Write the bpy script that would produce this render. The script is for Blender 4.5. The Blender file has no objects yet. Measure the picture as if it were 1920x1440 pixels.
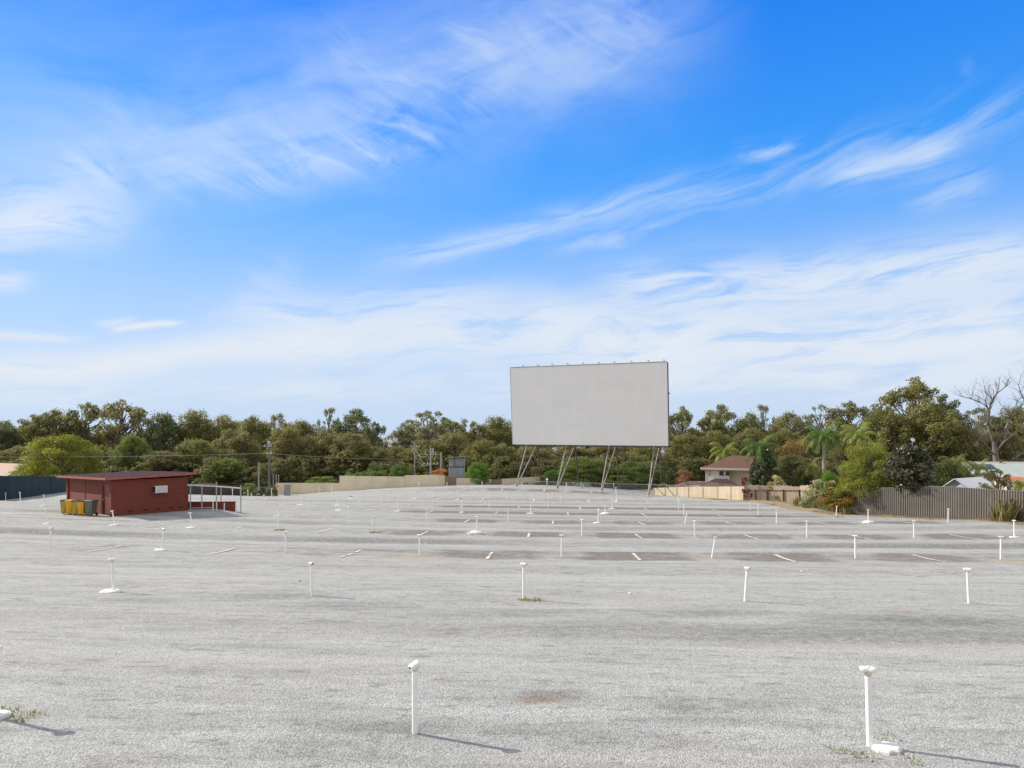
import bpy, math, random
import numpy as np
from mathutils import Vector, Matrix

R = math.radians
C = bpy.context.scene.collection
scene = bpy.context.scene
F = 1300.0            # focal length in photograph pixels
CZ = 3.8              # camera height
HOR = 815.0
rnd = random.Random(7)
nr = np.random.default_rng(11)

# ------------------------------------------------------------------ materials
def nt(m):
    m.use_nodes = True
    return m.node_tree

def N(t, kind, **kw):
    n = t.nodes.new(kind)
    for k, v in kw.items():
        if k in n.bl_rna.properties.keys():
            setattr(n, k, v)
    return n

def val(t, x):
    n = t.nodes.new('ShaderNodeValue'); n.outputs[0].default_value = x
    return n.outputs[0]

def M(t, op, a, b=None, c=None, clamp=False):
    n = t.nodes.new('ShaderNodeMath'); n.operation = op; n.use_clamp = clamp
    for i, s in enumerate((a, b, c)):
        if s is None: continue
        if isinstance(s, (int, float)): n.inputs[i].default_value = s
        else: t.links.new(s, n.inputs[i])
    return n.outputs[0]

def mixc(t, fac, a, b, mode='MIX'):
    n = t.nodes.new('ShaderNodeMix'); n.data_type = 'RGBA'; n.blend_type = mode
    for s, i in ((fac, 0), (a, 6), (b, 7)):
        if isinstance(s, (int, float)): n.inputs[i].default_value = s
        elif isinstance(s, tuple): n.inputs[i].default_value = (*s, 1) if len(s) == 3 else s
        else: t.links.new(s, n.inputs[i])
    return n.outputs[2]

def sstep(t, x, lo, hi):
    n = t.nodes.new('ShaderNodeMapRange'); n.interpolation_type = 'SMOOTHSTEP'
    t.links.new(x, n.inputs[0]); n.inputs[1].default_value = lo; n.inputs[2].default_value = hi
    return n.outputs[0]

def noise(t, vec, scale, detail=4, rough=.55, dist=0.0, dim='3D'):
    n = t.nodes.new('ShaderNodeTexNoise'); n.noise_dimensions = dim
    n.inputs['Scale'].default_value = scale; n.inputs['Detail'].default_value = detail
    n.inputs['Roughness'].default_value = rough; n.inputs['Distortion'].default_value = dist
    if vec is not None: t.links.new(vec, n.inputs['Vector'])
    return n.outputs[0]

def mapping(t, vec, scale=(1, 1, 1), rot=(0, 0, 0), loc=(0, 0, 0)):
    n = t.nodes.new('ShaderNodeMapping')
    n.inputs['Scale'].default_value = scale; n.inputs['Rotation'].default_value = rot; n.inputs['Location'].default_value = loc
    t.links.new(vec, n.inputs['Vector'])
    return n.outputs[0]

def pm(name, col, rough=.65, var=.18, scale=2.0, bump=0.0, metal=0.0, dirt=None, dirt_amt=.5, stretch=(1, 1, 1), spec=.4, bscale=None):
    """painted / weathered surface: mottled base colour, optional dirt colour, small bump"""
    m = bpy.data.materials.new(name); t = nt(m)
    b = t.nodes['Principled BSDF']
    tc = t.nodes.new('ShaderNodeTexCoord')
    v = mapping(t, tc.outputs['Object'], stretch)
    n1 = noise(t, v, scale, 5, .6)
    lo = tuple(max(0, c * (1 - var)) for c in col); hi = tuple(min(1, c * (1 + var)) for c in col)
    c = mixc(t, sstep(t, n1, .3, .7), lo, hi)
    if dirt:
        n2 = noise(t, v, scale * .37, 6, .7)
        c = mixc(t, M(t, 'MULTIPLY', sstep(t, n2, .5, .75), dirt_amt), c, dirt)
    t.links.new(c, b.inputs['Base Color'])
    b.inputs['Roughness'].default_value = rough; b.inputs['Metallic'].default_value = metal
    b.inputs['Specular IOR Level'].default_value = spec
    if bump:
        bn = t.nodes.new('ShaderNodeBump'); bn.inputs['Strength'].default_value = bump; bn.inputs['Distance'].default_value = .02
        t.links.new(noise(t, tc.outputs['Object'], bscale or scale * 8, 3, .6), bn.inputs['Height'])
        t.links.new(bn.outputs[0], b.inputs['Normal'])
    return m

def leaf_mat(name, brown=(.16, .09, .035), brown_amt=.18, transl=.5, flower=None, flower_cut=.8, rough=.55):
    m = bpy.data.materials.new(name); t = nt(m)
    b = t.nodes['Principled BSDF']; out = t.nodes['Material Output']
    oi = t.nodes.new('ShaderNodeObjectInfo')
    at = t.nodes.new('ShaderNodeAttribute'); at.attribute_name = 'tone'
    a2 = t.nodes.new('ShaderNodeAttribute'); a2.attribute_name = 'hue'
    c = oi.outputs['Color']
    dk = mixc(t, 1.0, c, (.62, .68, .62), 'MULTIPLY'); lt = mixc(t, 1.0, c, (1.5, 1.45, 1.3), 'MULTIPLY')
    cc = mixc(t, at.outputs['Fac'], dk, lt)
    cc = mixc(t, M(t, 'MULTIPLY', sstep(t, a2.outputs['Fac'], .6, 1.0), brown_amt), cc, brown)
    if flower:
        cc = mixc(t, M(t, 'GREATER_THAN', a2.outputs['Fac'], flower_cut), cc, flower)
    t.links.new(cc, b.inputs['Base Color']); b.inputs['Roughness'].default_value = rough
    b.inputs['Specular IOR Level'].default_value = .35
    tr = t.nodes.new('ShaderNodeBsdfTranslucent'); t.links.new(cc, tr.inputs['Color'])
    mx = t.nodes.new('ShaderNodeMixShader'); mx.inputs[0].default_value = transl
    t.links.new(b.outputs[0], mx.inputs[1]); t.links.new(tr.outputs[0], mx.inputs[2])
    t.links.new(mx.outputs[0], out.inputs['Surface'])
    return m

MAT = {}
MAT['post'] = pm('post_white_paint', (.84, .835, .815), .5, .04, 6, dirt=(.6, .52, .42), dirt_amt=.3, stretch=(1, 1, .4))
MAT['post_head'] = pm('speaker_head_paint', (.84, .835, .81), .45, .06, 14, bump=.2, dirt=(.5, .4, .3), dirt_amt=.35)
MAT['rust'] = pm('stained_collar', (.66, .58, .48), .7, .3, 30, bump=.3)
MAT['footing'] = pm('whitewashed_concrete', (.80, .79, .75), .85, .1, 9, bump=.5, dirt=(.38, .34, .28), dirt_amt=.5)
MAT['footing_raw'] = pm('muddy_concrete', (.5, .45, .38), .9, .2, 8, bump=.6, dirt=(.3, .22, .15), dirt_amt=.7)
MAT['brick'] = None
MAT['red_paint'] = pm('dull_red_paint', (.18, .042, .024), .6, .12, 1.5, dirt=(.14, .04, .03), dirt_amt=.4)
MAT['fascia'] = pm('red_fascia_paint', (.34, .10, .065), .5, .12, 2)
MAT['shed_roof'] = pm('faded_maroon_roof_sheet', (.16, .085, .10), .42, .15, 1.2, stretch=(.3, 4, 1), dirt=(.22, .15, .16), dirt_amt=.6)
MAT['ac_white'] = pm('ac_casing', (.62, .62, .60), .4, .05, 4)
MAT['dark'] = pm('dark_void', (.02, .02, .02), .8, .2, 5)
MAT['galv'] = pm('galvanised_pipe', (.40, .41, .42), .45, .12, 5, metal=.35)
MAT['rail_white'] = pm('white_rail_paint', (.70, .69, .67), .5, .07, 5)
MAT['steel_dark'] = pm('weathered_dark_steel', (.09, .075, .07), .7, .3, 3, dirt=(.16, .10, .07), dirt_amt=.5)
MAT['leg'] = pm('weathered_strut_steel', (.27, .24, .225), .6, .25, 2.5, dirt=(.2, .12, .09), dirt_amt=.6)
MAT['tan_sheet'] = pm('tan_fence_sheet', (.72, .62, .45), .5, .05, .6, dirt=(.5, .41, .29), dirt_amt=.4)
MAT['cream_sheet'] = pm('cream_fence_panel', (.72, .61, .45), .6, .07, .8, dirt=(.62, .5, .35), dirt_amt=.4)
MAT['grey_sheet'] = pm('grey_brown_fence_sheet', (.135, .122, .11), .5, .1, .8, dirt=(.18, .16, .14), dirt_amt=.5)
MAT['blue_sheet'] = pm('blue_fence_sheet', (.028, .055, .075), .45, .12, .7, dirt=(.05, .07, .08), dirt_amt=.5)
MAT['brown_sheet'] = pm('brown_gate_sheet', (.25, .19, .14), .6, .1, 1)
MAT['slat'] = pm('dark_slat_boards', (.075, .055, .045), .8, .2, 1.2, stretch=(.2, 1, 9), dirt=(.15, .12, .1), dirt_amt=.5)
MAT['timber'] = pm('weathered_paling', (.42, .34, .27), .85, .22, 5, bump=.3, stretch=(3, 3, .25), dirt=(.46, .35, .2), dirt_amt=.5)
MAT['timber_dark'] = pm('dark_timber_post', (.055, .04, .032), .85, .3, 6)
MAT['cream_wall'] = pm('cream_render', (.78, .71, .58), .8, .05, 1)
MAT['roof_brown'] = None
MAT['gutter_cream'] = pm('cream_gutter', (.66, .55, .42), .5, .05, 2)
MAT['glass'] = pm('dark_window_glass', (.05, .03, .025), .12, .2, 2)
MAT['white_sheet'] = pm('white_roof_sheet', (.78, .78, .77), .35, .04, 2, stretch=(6, .4, 1))
MAT['pale_grey_board'] = pm('pale_grey_boards', (.52, .54, .58), .6, .05, 2)
MAT['green_roof'] = pm('pale_green_roof_sheet', (.40, .45, .40), .4, .05, 1)
MAT['solar'] = pm('solar_cells', (.03, .05, .10), .15, .2, 2)
MAT['orange_tile'] = pm('orange_ridge_tile', (.50, .15, .07), .7, .2, 5, bump=.4)
MAT['pink_tile'] = pm('faded_pink_tile', (.40, .27, .21), .8, .18, 6, bump=.5)
MAT['white_paint'] = pm('white_gable_paint', (.74, .73, .72), .6, .04, 2)
MAT['pole_wood'] = pm('grey_pole_timber', (.30, .28, .25), .85, .2, 3, stretch=(2, 2, .2))
MAT['pole_dark'] = pm('greenish_pole_timber', (.13, .14, .12), .85, .2, 3, stretch=(2, 2, .2))
MAT['wire'] = pm('power_line', (.42, .41, .40), .6, .1, 1)
MAT['mesh_wire'] = pm('chain_link_wire', (.36, .37, .37), .5, .1, 2, metal=.3)
MAT['bark'] = pm('grey_bark', (.17, .14, .12), .9, .3, 4, bump=.5, stretch=(1, 1, .3))
MAT['bark_pale'] = pm('pale_gum_bark', (.38, .33, .28), .85, .25, 3, stretch=(1, 1, .3))
MAT['bark_dead'] = pm('bleached_dead_wood', (.15, .13, .12), .9, .25, 3, bump=.4, stretch=(1, 1, .3))
MAT['leaf'] = leaf_mat('gum_leaves')
MAT['leaf_brown'] = leaf_mat('gum_leaves_with_dry_tips', (.27, .19, .075), .40)
MAT['leaf_gloss'] = leaf_mat('glossy_leaves', (.22, .17, .12), .8, .12, rough=.3)
MAT['leaf_white_fl'] = leaf_mat('leaves_with_cream_flowers', flower=(.72, .66, .45), flower_cut=.36)
MAT['leaf_orange_fl'] = leaf_mat('leaves_with_orange_flowers', flower=(.55, .19, .03), flower_cut=.48)
MAT['leaf_red'] = leaf_mat('red_bracts', (.20, .01, .02), .3, flower=(.05, .07, .02), flower_cut=.85)
MAT['leaf_rust'] = leaf_mat('rust_coloured_foliage', (.12, .1, .03), .5)
MAT['palm'] = leaf_mat('palm_fronds', (.3, .24, .06), .45, .35)
MAT['grass'] = leaf_mat('dry_grass_blades', (.45, .34, .16), .9, .35)
MAT['paint_line'] = pm('worn_line_paint', (.68, .61, .54), .85, .2, 5, dirt=(.33, .29, .26), dirt_amt=.95)
MAT['bin_yellow_b'] = pm('bright_yellow_bin_plastic', (.72, .38, .01), .4, .06, 3)
MAT['bin_yellow_d'] = pm('faded_olive_yellow_bin_plastic', (.42, .31, .055), .5, .15, 5, dirt=(.3, .25, .1), dirt_amt=.5)
MAT['bin_green'] = pm('grey_green_bin_plastic', (.125, .14, .115), .5, .12, 4)
MAT['lid_dark'] = pm('dark_green_lid', (.05, .06, .045), .22, .15, 4)
MAT['lid_yellow'] = pm('yellow_lid', (.68, .40, .05), .35, .08, 4)
MAT['lid_grey'] = pm('grey_green_lid', (.12, .13, .11), .3, .15, 4)
MAT['rubber'] = pm('black_rubber', (.02, .02, .02), .8, .2, 6)
MAT['car_teal'] = pm('teal_car_paint', (.02, .085, .08), .25, .08, 2, spec=.6)
MAT['car_pale'] = pm('pale_blue_car_paint', (.22, .27, .33), .25, .08, 2, spec=.6)
MAT['car_glass'] = pm('car_glass', (.10, .17, .17), .08, .1, 1, spec=.8)
MAT['navy'] = pm('dark_blue_tarp', (.02, .035, .06), .6, .25, 2)
MAT['globe'] = pm('white_lamp_globe', (.78, .74, .66), .3, .03, 3)
MAT['grey_clad'] = pm('weathered_grey_cladding', (.33, .36, .38), .8, .25, 2.5, stretch=(3, 3, .4), dirt=(.2, .22, .24), dirt_amt=.7)
MAT['sheet_iron'] = pm('rusty_grey_iron_sheet', (.28, .27, .26), .7, .2, 2, dirt=(.2, .12, .08), dirt_amt=.5)
MAT['far_white'] = pm('far_white_wall', (.7, .69, .67), .7, .05, .2)
MAT['sandstone'] = pm('sandstone_block', (.5, .36, .2), .9, .2, 3, bump=.5)

def brick_mat(name, c1, c2, mortar, sx=1.0, vert=True):
    m = bpy.data.materials.new(name); t = nt(m); b = t.nodes['Principled BSDF']
    uv = t.nodes.new('ShaderNodeUVMap'); uv.uv_map = 'UVMap'
    br = t.nodes.new('ShaderNodeTexBrick'); t.links.new(uv.outputs[0], br.inputs['Vector'])
    br.inputs['Color1'].default_value = (*c1, 1); br.inputs['Color2'].default_value = (*c2, 1); br.inputs['Mortar'].default_value = (*mortar, 1)
    br.inputs['Scale'].default_value = 1; br.inputs['Mortar Size'].default_value = .006
    br.inputs['Brick Width'].default_value = .24 * sx; br.inputs['Row Height'].default_value = .086 * sx
    n = noise(t, uv.outputs[0], .8, 5, .65)
    c = mixc(t, M(t, 'MULTIPLY', sstep(t, n, .5, .75), .45), br.outputs['Color'], tuple(x * .6 for x in c1))
    t.links.new(c, b.inputs['Base Color']); b.inputs['Roughness'].default_value = .8
    bn = t.nodes.new('ShaderNodeBump'); bn.inputs['Strength'].default_value = .5; bn.inputs['Distance'].default_value = .012; bn.invert = True
    t.links.new(br.outputs['Fac'], bn.inputs['Height']); t.links.new(bn.outputs[0], b.inputs['Normal'])
    return m
MAT['brick'] = brick_mat('red_painted_brick', (.165, .035, .019), (.205, .045, .024), (.13, .034, .021))
MAT['roof_brown'] = brick_mat('brown_roof_tiles', (.115, .055, .036), (.155, .075, .048), (.07, .035, .025), 1.3)
MAT['roof_dark'] = brick_mat('grey_brown_roof_tiles', (.15, .09, .07), (.19, .115, .09), (.07, .045, .035), 1.3)

# ------------------------------------------------------------------ mesh helpers
class MB:
    def __init__(s): s.v = []; s.f = []; s.smooth = []
    def add(s, vs, fs, sm=False):
        o = len(s.v); s.v += [tuple(v) for v in vs]; s.f += [tuple(i + o for i in f) for f in fs]; s.smooth += [sm] * len(fs)
    def box(s, c, size, rz=0.0, tilt=None):
        hx, hy, hz = [q / 2 for q in size]
        vs = [Vector((x, y, z)) for z in (-hz, hz) for y in (-hy, hy) for x in (-hx, hx)]
        m = Matrix.Rotation(rz, 3, 'Z')
        if tilt is not None: m = m @ tilt
        vs = [m @ v + Vector(c) for v in vs]
        s.add(vs, [(0, 2, 3, 1), (4, 5, 7, 6), (0, 1, 5, 4), (2, 6, 7, 3), (0, 4, 6, 2), (1, 3, 7, 5)])
    def tube(s, pts, rad, n=8, cap=True, sm=True):
        pts = [Vector(p) for p in pts]
        if isinstance(rad, (int, float)): rad = [rad] * len(pts)
        vs = []; fs = []
        for i, p in enumerate(pts):
            d = (pts[min(i + 1, len(pts) - 1)] - pts[max(i - 1, 0)])
            d = d.normalized() if d.length > 1e-9 else Vector((0, 0, 1))
            a = d.orthogonal().normalized() if abs(d.z) < .9 else d.cross(Vector((0, 1, 0))).normalized()
            b = d.cross(a)
            for k in range(n):
                q = 2 * math.pi * k / n
                vs.append(p + rad[i] * (math.cos(q) * a + math.sin(q) * b))
        for i in range(len(pts) - 1):
            for k in range(n):
                fs.append((i * n + k, i * n + (k + 1) % n, (i + 1) * n + (k + 1) % n, (i + 1) * n + k))
        s.add(vs, fs, sm)
        if cap:
            s.add(vs[:n], [tuple(reversed(range(n)))]); s.add(vs[-n:], [tuple(range(n))])
    def lathe(s, prof, c=(0, 0, 0), n=14, sm=True, sx=1, sy=1, rz=0):
        vs = []; fs = []
        for r, z in prof:
            for k in range(n):
                q = 2 * math.pi * k / n
                x = r * sx * math.cos(q); y = r * sy * math.sin(q)
                vs.append((c[0] + x * math.cos(rz) - y * math.sin(rz), c[1] + x * math.sin(rz) + y * math.cos(rz), c[2] + z))
        for i in range(len(prof) - 1):
            for k in range(n):
                fs.append((i * n + k, i * n + (k + 1) % n, (i + 1) * n + (k + 1) % n, (i + 1) * n + k))
        fs.append(tuple(reversed(range(n)))); fs.append(tuple(range((len(prof) - 1) * n, len(prof) * n)))
        s.add(vs, fs, sm)
    def quad(s, a, b, c, d): s.add([a, b, c, d], [(0, 1, 2, 3)])
    def mesh(s, name, m, bevel=0, uv=None):
        me = bpy.data.meshes.new(name); me.from_pydata(s.v, [], s.f)
        me.polygons.foreach_set('use_smooth', s.smooth); me.materials.append(m); me.update()
        if uv: box_uv(me)
        return me

def box_uv(me):
    l = me.uv_layers.new(name='UVMap')
    for p in me.polygons:
        n = p.normal
        h = Vector((n.x, n.y, 0))
        if h.length > .25 and abs(n.z) < .75:
            u = Vector((-n.y, n.x, 0)).normalized(); w = n.cross(u)
        elif h.length > .05:
            u = Vector((-n.y, n.x, 0)).normalized(); w = n.cross(u)
        else: u = Vector((1, 0, 0)); w = Vector((0, 1, 0))
        for li in p.loop_indices:
            co = me.vertices[me.loops[li].vertex_index].co
            l.data[li].uv = (co.dot(u), co.dot(w))

def link(name, me, parent=None, loc=None, rz=None):
    o = bpy.data.objects.new(name, me); C.objects.link(o)
    if parent is not None: o.parent = parent
    if loc is not None: o.location = loc
    if rz is not None: o.rotation_euler = (0, 0, rz)
    return o

def part(name, mb, m, parent, bevel=0, uv=False, label=None):
    o = link(name, mb.mesh(name, m, uv=uv), parent)
    if bevel:
        b = o.modifiers.new('bevel', 'BEVEL'); b.width = bevel; b.segments = 2; b.limit_method = 'ANGLE'
    if label: o['label'] = label
    return o

def tag(o, label=None, cat=None, group=None, kind=None):
    if label: o['label'] = label
    if cat: o['category'] = cat
    if group: o['group'] = group
    if kind: o['kind'] = kind
    return o

def thing(name, label, cat, loc=(0, 0, 0), rz=0.0, group=None):
    o = bpy.data.objects.new(name, None); o.empty_display_size = .3; C.objects.link(o)
    o.location = loc; o.rotation_euler = (0, 0, rz)
    return tag(o, label, cat, group)

# ------------------------------------------------------------------ the lot: rows of a drive-in on arcs about one centre
PX0, PY0 = 12.3, 224.0
DK = [8.4, 18.2, 28.5, 38.5, 48.4, 57.2, 66.4, 76.6, 87.0]
# (row, base px, base py, top px, top py, look)
POSTS = [
 (1,-12,1345,-14,1212,'foot'),(1,778,1372,778,1237,''),(1,1631,1398,1626,1247,'plate'),
 (2,213,1110,211,1046,'foot'),(2,585,1117,584,1053,''),(2,982,1125,982,1056,'weed'),(2,1397,1127,1402,1062,''),(2,1817,1131,1813,1064,''),
 (3,95,1026,94.5,987,'sand'),(3,303,1034.3,308,991.6,'foot'),(3,535.7,1037.8,536,998,''),(3,786.7,1041.7,787,1003,'sand'),(3,1053,1042.3,1053.7,1000,''),(3,1334.8,1045,1341.7,1004.6,'sand'),(3,1604,1048,1604,1003.3,''),(3,1876.6,1049.5,1877.3,1006,'sand'),
 (4,90,979,85.5,951,'foot'),(4,215.5,985,210,956.5,'foot'),(4,360,991,356.5,961.6,'foot'),(4,521,995.5,522.5,968,'sand'),(4,698,998,699.4,968,'weed'),(4,893,1001,895,964,'big'),(4,1091,1004.6,1091.8,973,''),(4,1302.5,1006.5,1302.2,974.6,''),(4,1513,1009,1513,977,'sand'),(4,1714,1009.8,1713.6,977,''),(4,1902,1007,1902,974,'foot'),
 (5,84,946.6,82,925,'foot'),(5,300.5,961.6,301,938,''),(5,406,965.5,406.5,941,'sand'),(5,522.3,968.8,519,944.7,'foot'),(5,655,972.7,653.8,950,''),(5,799.4,976,801.4,954,'sand'),(5,953,979,953,954,''),(5,1120.8,980,1123,953,'foot'),(5,1284.4,979.8,1289,956.4,'sand'),(5,1456,982,1456.7,956.4,''),(5,1628,980,1627.5,953,'big'),(5,1777.4,981.8,1778.3,955.8,''),
 (6,38.4,942.7,36.5,924,'foot'),(6,499.5,950.5,499,933,''),(6,536.6,951.8,536.6,931.7,'sand'),(6,636.3,955.8,636.3,934.3,'foot'),(6,747,959.7,746.4,937,'foot'),(6,866.7,963.6,866,941.4,'foot'),(6,995.5,965.5,995.8,944.7,'foot'),(6,1134.7,966.8,1134,942.7,'big'),(6,1282,967.5,1283,946,''),(6,1422,968.8,1421.6,946,'weed'),(6,1568,966.8,1569.6,945.3,'weed'),
 (7,10.7,939.5,11,923,''),(7,473,951,471,931.7,''),(7,564.4,942.7,563.3,923.9,'foot'),(7,633.6,944,634.3,926.5,'foot'),(7,716,947.3,716,930.4,''),(7,812.4,951,812.6,932,''),(7,917,951,915.3,933,''),(7,1027.7,953.8,1027.5,935.6,''),(7,1148,955,1147.5,935.6,'foot'),(7,1273,957,1274,937.5,''),(7,1406.8,955,1406.8,937.5,''),
 (8,436,929,436,914,''),(8,465,931,464.6,918,''),(8,509.3,938.8,509,922,''),(8,658.6,931,656,917,'foot'),(8,712.4,932.3,711.5,918.6,''),(8,779,935,778,920.6,'foot'),(8,859,937.5,858.3,921,'foot'),(8,951,938.8,950.5,923,''),(8,1051.4,941.4,1051,927.8,''),(8,1156.6,940,1156,923.9,'foot'),(8,1271.4,939.5,1271.4,923.9,''),
 (9,598,925,598,912,''),(9,621.7,928,622,916,''),(9,785.5,916.7,785.5,903,''),(9,838,916,838,903.7,''),(9,904,918,904,904.3,''),(9,979,920,979,905,''),(9,1061.6,924.5,1063,907,''),(9,1155,924,1154.7,911.5,''),
]

def on_row(px, D):
    """plan position where the sight line through px crosses the arc of depth D"""
    m = (px - 960) / F; Rr = PY0 - D
    a = 1 + m * m; b = -2 * (m * PX0 + PY0); c = PX0 * PX0 + PY0 * PY0 - Rr * Rr
    y = (-b - math.sqrt(b * b - 4 * a * c)) / (2 * a)
    return m * y, y

rows = {k: [] for k in range(1, 10)}
for (r, bx, by, tx, ty, look) in POSTS:
    x, y = on_row(bx, DK[r - 1]); rows[r].append((x, y, CZ - (by - HOR) * y / F))
fits = []
for r in range(1, 10):
    a = np.array(rows[r]); deg = 1 if len(a) < 4 else 2
    if r in (1,): deg = 1
    fits.append((np.polyfit(a[:, 0], a[:, 2], deg), a[:, 0].min() - 4, a[:, 0].max() + 4))

def row_g(r, x):
    p, lo, hi = fits[r]
    return np.polyval(p, np.clip(x, lo, hi))

def sm(e0, e1, x):
    t = np.clip((x - e0) / (e1 - e0), 0, 1); return t * t * (3 - 2 * t)

def vnoise(x, y, seed=0):
    """cheap smooth noise from sines"""
    s = seed * 1.7
    return (np.sin(.31 * x + .9 * np.sin(.23 * y + s) + s) + np.sin(.27 * y + 1.1 * np.sin(.19 * x - s) + 2.1 * s) + np.sin(.53 * x - .41 * y + 3.3 * s)) / 3

def Dof(x, y):
    xc = np.clip(x, -78, 55); yc = np.minimum(y, 150)
    return PY0 - np.hypot(xc - PX0, yc - PY0)

PS = [-4.5, -3.2, -2.0, 0, 1.9, 2.35, 2.95, 4.2]
PV = [-.13, -.02, 0.0, 0, .06, .055, -.10, -.13]
AMP = [.25, .7, 1.1, 1, 1, 1, .9, .7, .3]
def ground(x, y, ramps=True):
    x = np.asarray(x, float); y = np.asarray(y, float)
    D = Dof(x, y)
    xc = np.clip(x, -78, 55)
    G = np.array([row_g(r, xc) for r in range(9)])
    g1 = G[0]
    knots = [-60, -5] + DK + [93, 112]
    vals = [g1 + .15, g1 + .12] + [G[r] for r in range(9)] + [G[8] - .02, G[8] - .7]
    g = np.array(vals[0], float) * np.ones_like(D)
    # cubic Hermite through the rows
    for i in range(len(knots) - 1):
        k0, k1 = knots[i], knots[i + 1]; h = k1 - k0
        v0, v1 = vals[i], vals[i + 1]
        m0 = (v1 - vals[max(i - 1, 0)]) / (k1 - knots[max(i - 1, 0)]); m1 = (vals[min(i + 2, len(knots) - 1)] - v0) / (knots[min(i + 2, len(knots) - 1)] - k0)
        t = np.clip((D - k0) / h, 0, 1); t2 = t * t; t3 = t2 * t
        hv = (2 * t3 - 3 * t2 + 1) * v0 + (t3 - 2 * t2 + t) * h * m0 + (-2 * t3 + 3 * t2) * v1 + (t3 - t2) * h * m1
        g = np.where(D >= k0, hv, g)
    if ramps:
        for i, dk in enumerate(DK):
            s = D - dk
            lo = -1e9 if i == 0 else (DK[i - 1] + dk) / 2 - dk
            hi = 1e9 if i == 8 else (DK[i + 1] + dk) / 2 - dk
            sel = (s >= lo) & (s < hi)
            p = np.interp(s, PS, PV)
            if i == 8: p = np.where(s > 0, 0, p)
            if i == 0: p = np.where(s < 0, p * 0, p)
            fade = 1 - sm(40, 60, np.abs(x - PX0 + 8)) * .6
            g = g + np.where(sel, p * AMP[i] * fade * (1 + .3 * vnoise(x * 1.1, y * .3, i)), 0)
    # level pad under the shed and bins
    pw = 1 - sm(6.0, 9.0, np.hypot(x + 28.6, y - 50.6)); g = g * (1 - pw) + (-1.81) * pw
    # near field undulation
    g = g + .018 * vnoise(x * 2.3, y * 2.7, 5)
    far = np.interp(y, [90, 115, 160, 400, 1500, 12000], [-3.6, -4.2, -5.2, -12, -26, -34])
    # valley that opens the view to the plain
    w = sm(98, 122, y)
    side = sm(62, 110, np.abs(x))
    g = g * (1 - w) + far * w
    return g

def gz(x, y, ramps=True): return float(ground(np.array([x]), np.array([y]), ramps)[0])

def hit(px, py, y0=3.0, y1=110.0):
    """nearest ground point seen at a photograph pixel"""
    ys = np.linspace(y0, y1, 4000); xs = (px - 960) / F * ys
    zr = CZ - (py - HOR) / F * ys
    gg = ground(xs, ys)
    i = np.argmax(zr <= gg)
    return xs[i], ys[i], gg[i]

def at(px, py, Y): return ((px - 960) / F * Y, Y, CZ - (py - HOR) / F * Y)
def zat(py, Y): return CZ - (py - HOR) / F * Y
def xat(px, Y): return (px - 960) / F * Y

# ------------------------------------------------------------------ ground sheet
def axis(dense_lo, dense_hi, step, lo, hi, grow=1.22):
    a = list(np.arange(dense_lo, dense_hi + 1e-6, step))
    s = step; q = dense_hi
    while q < hi: s *= grow; q += s; a.append(q)
    s = step; q = dense_lo; pre = []
    while q > lo: s *= grow; q -= s; pre.append(q)
    return np.array(pre[::-1] + a)

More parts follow.
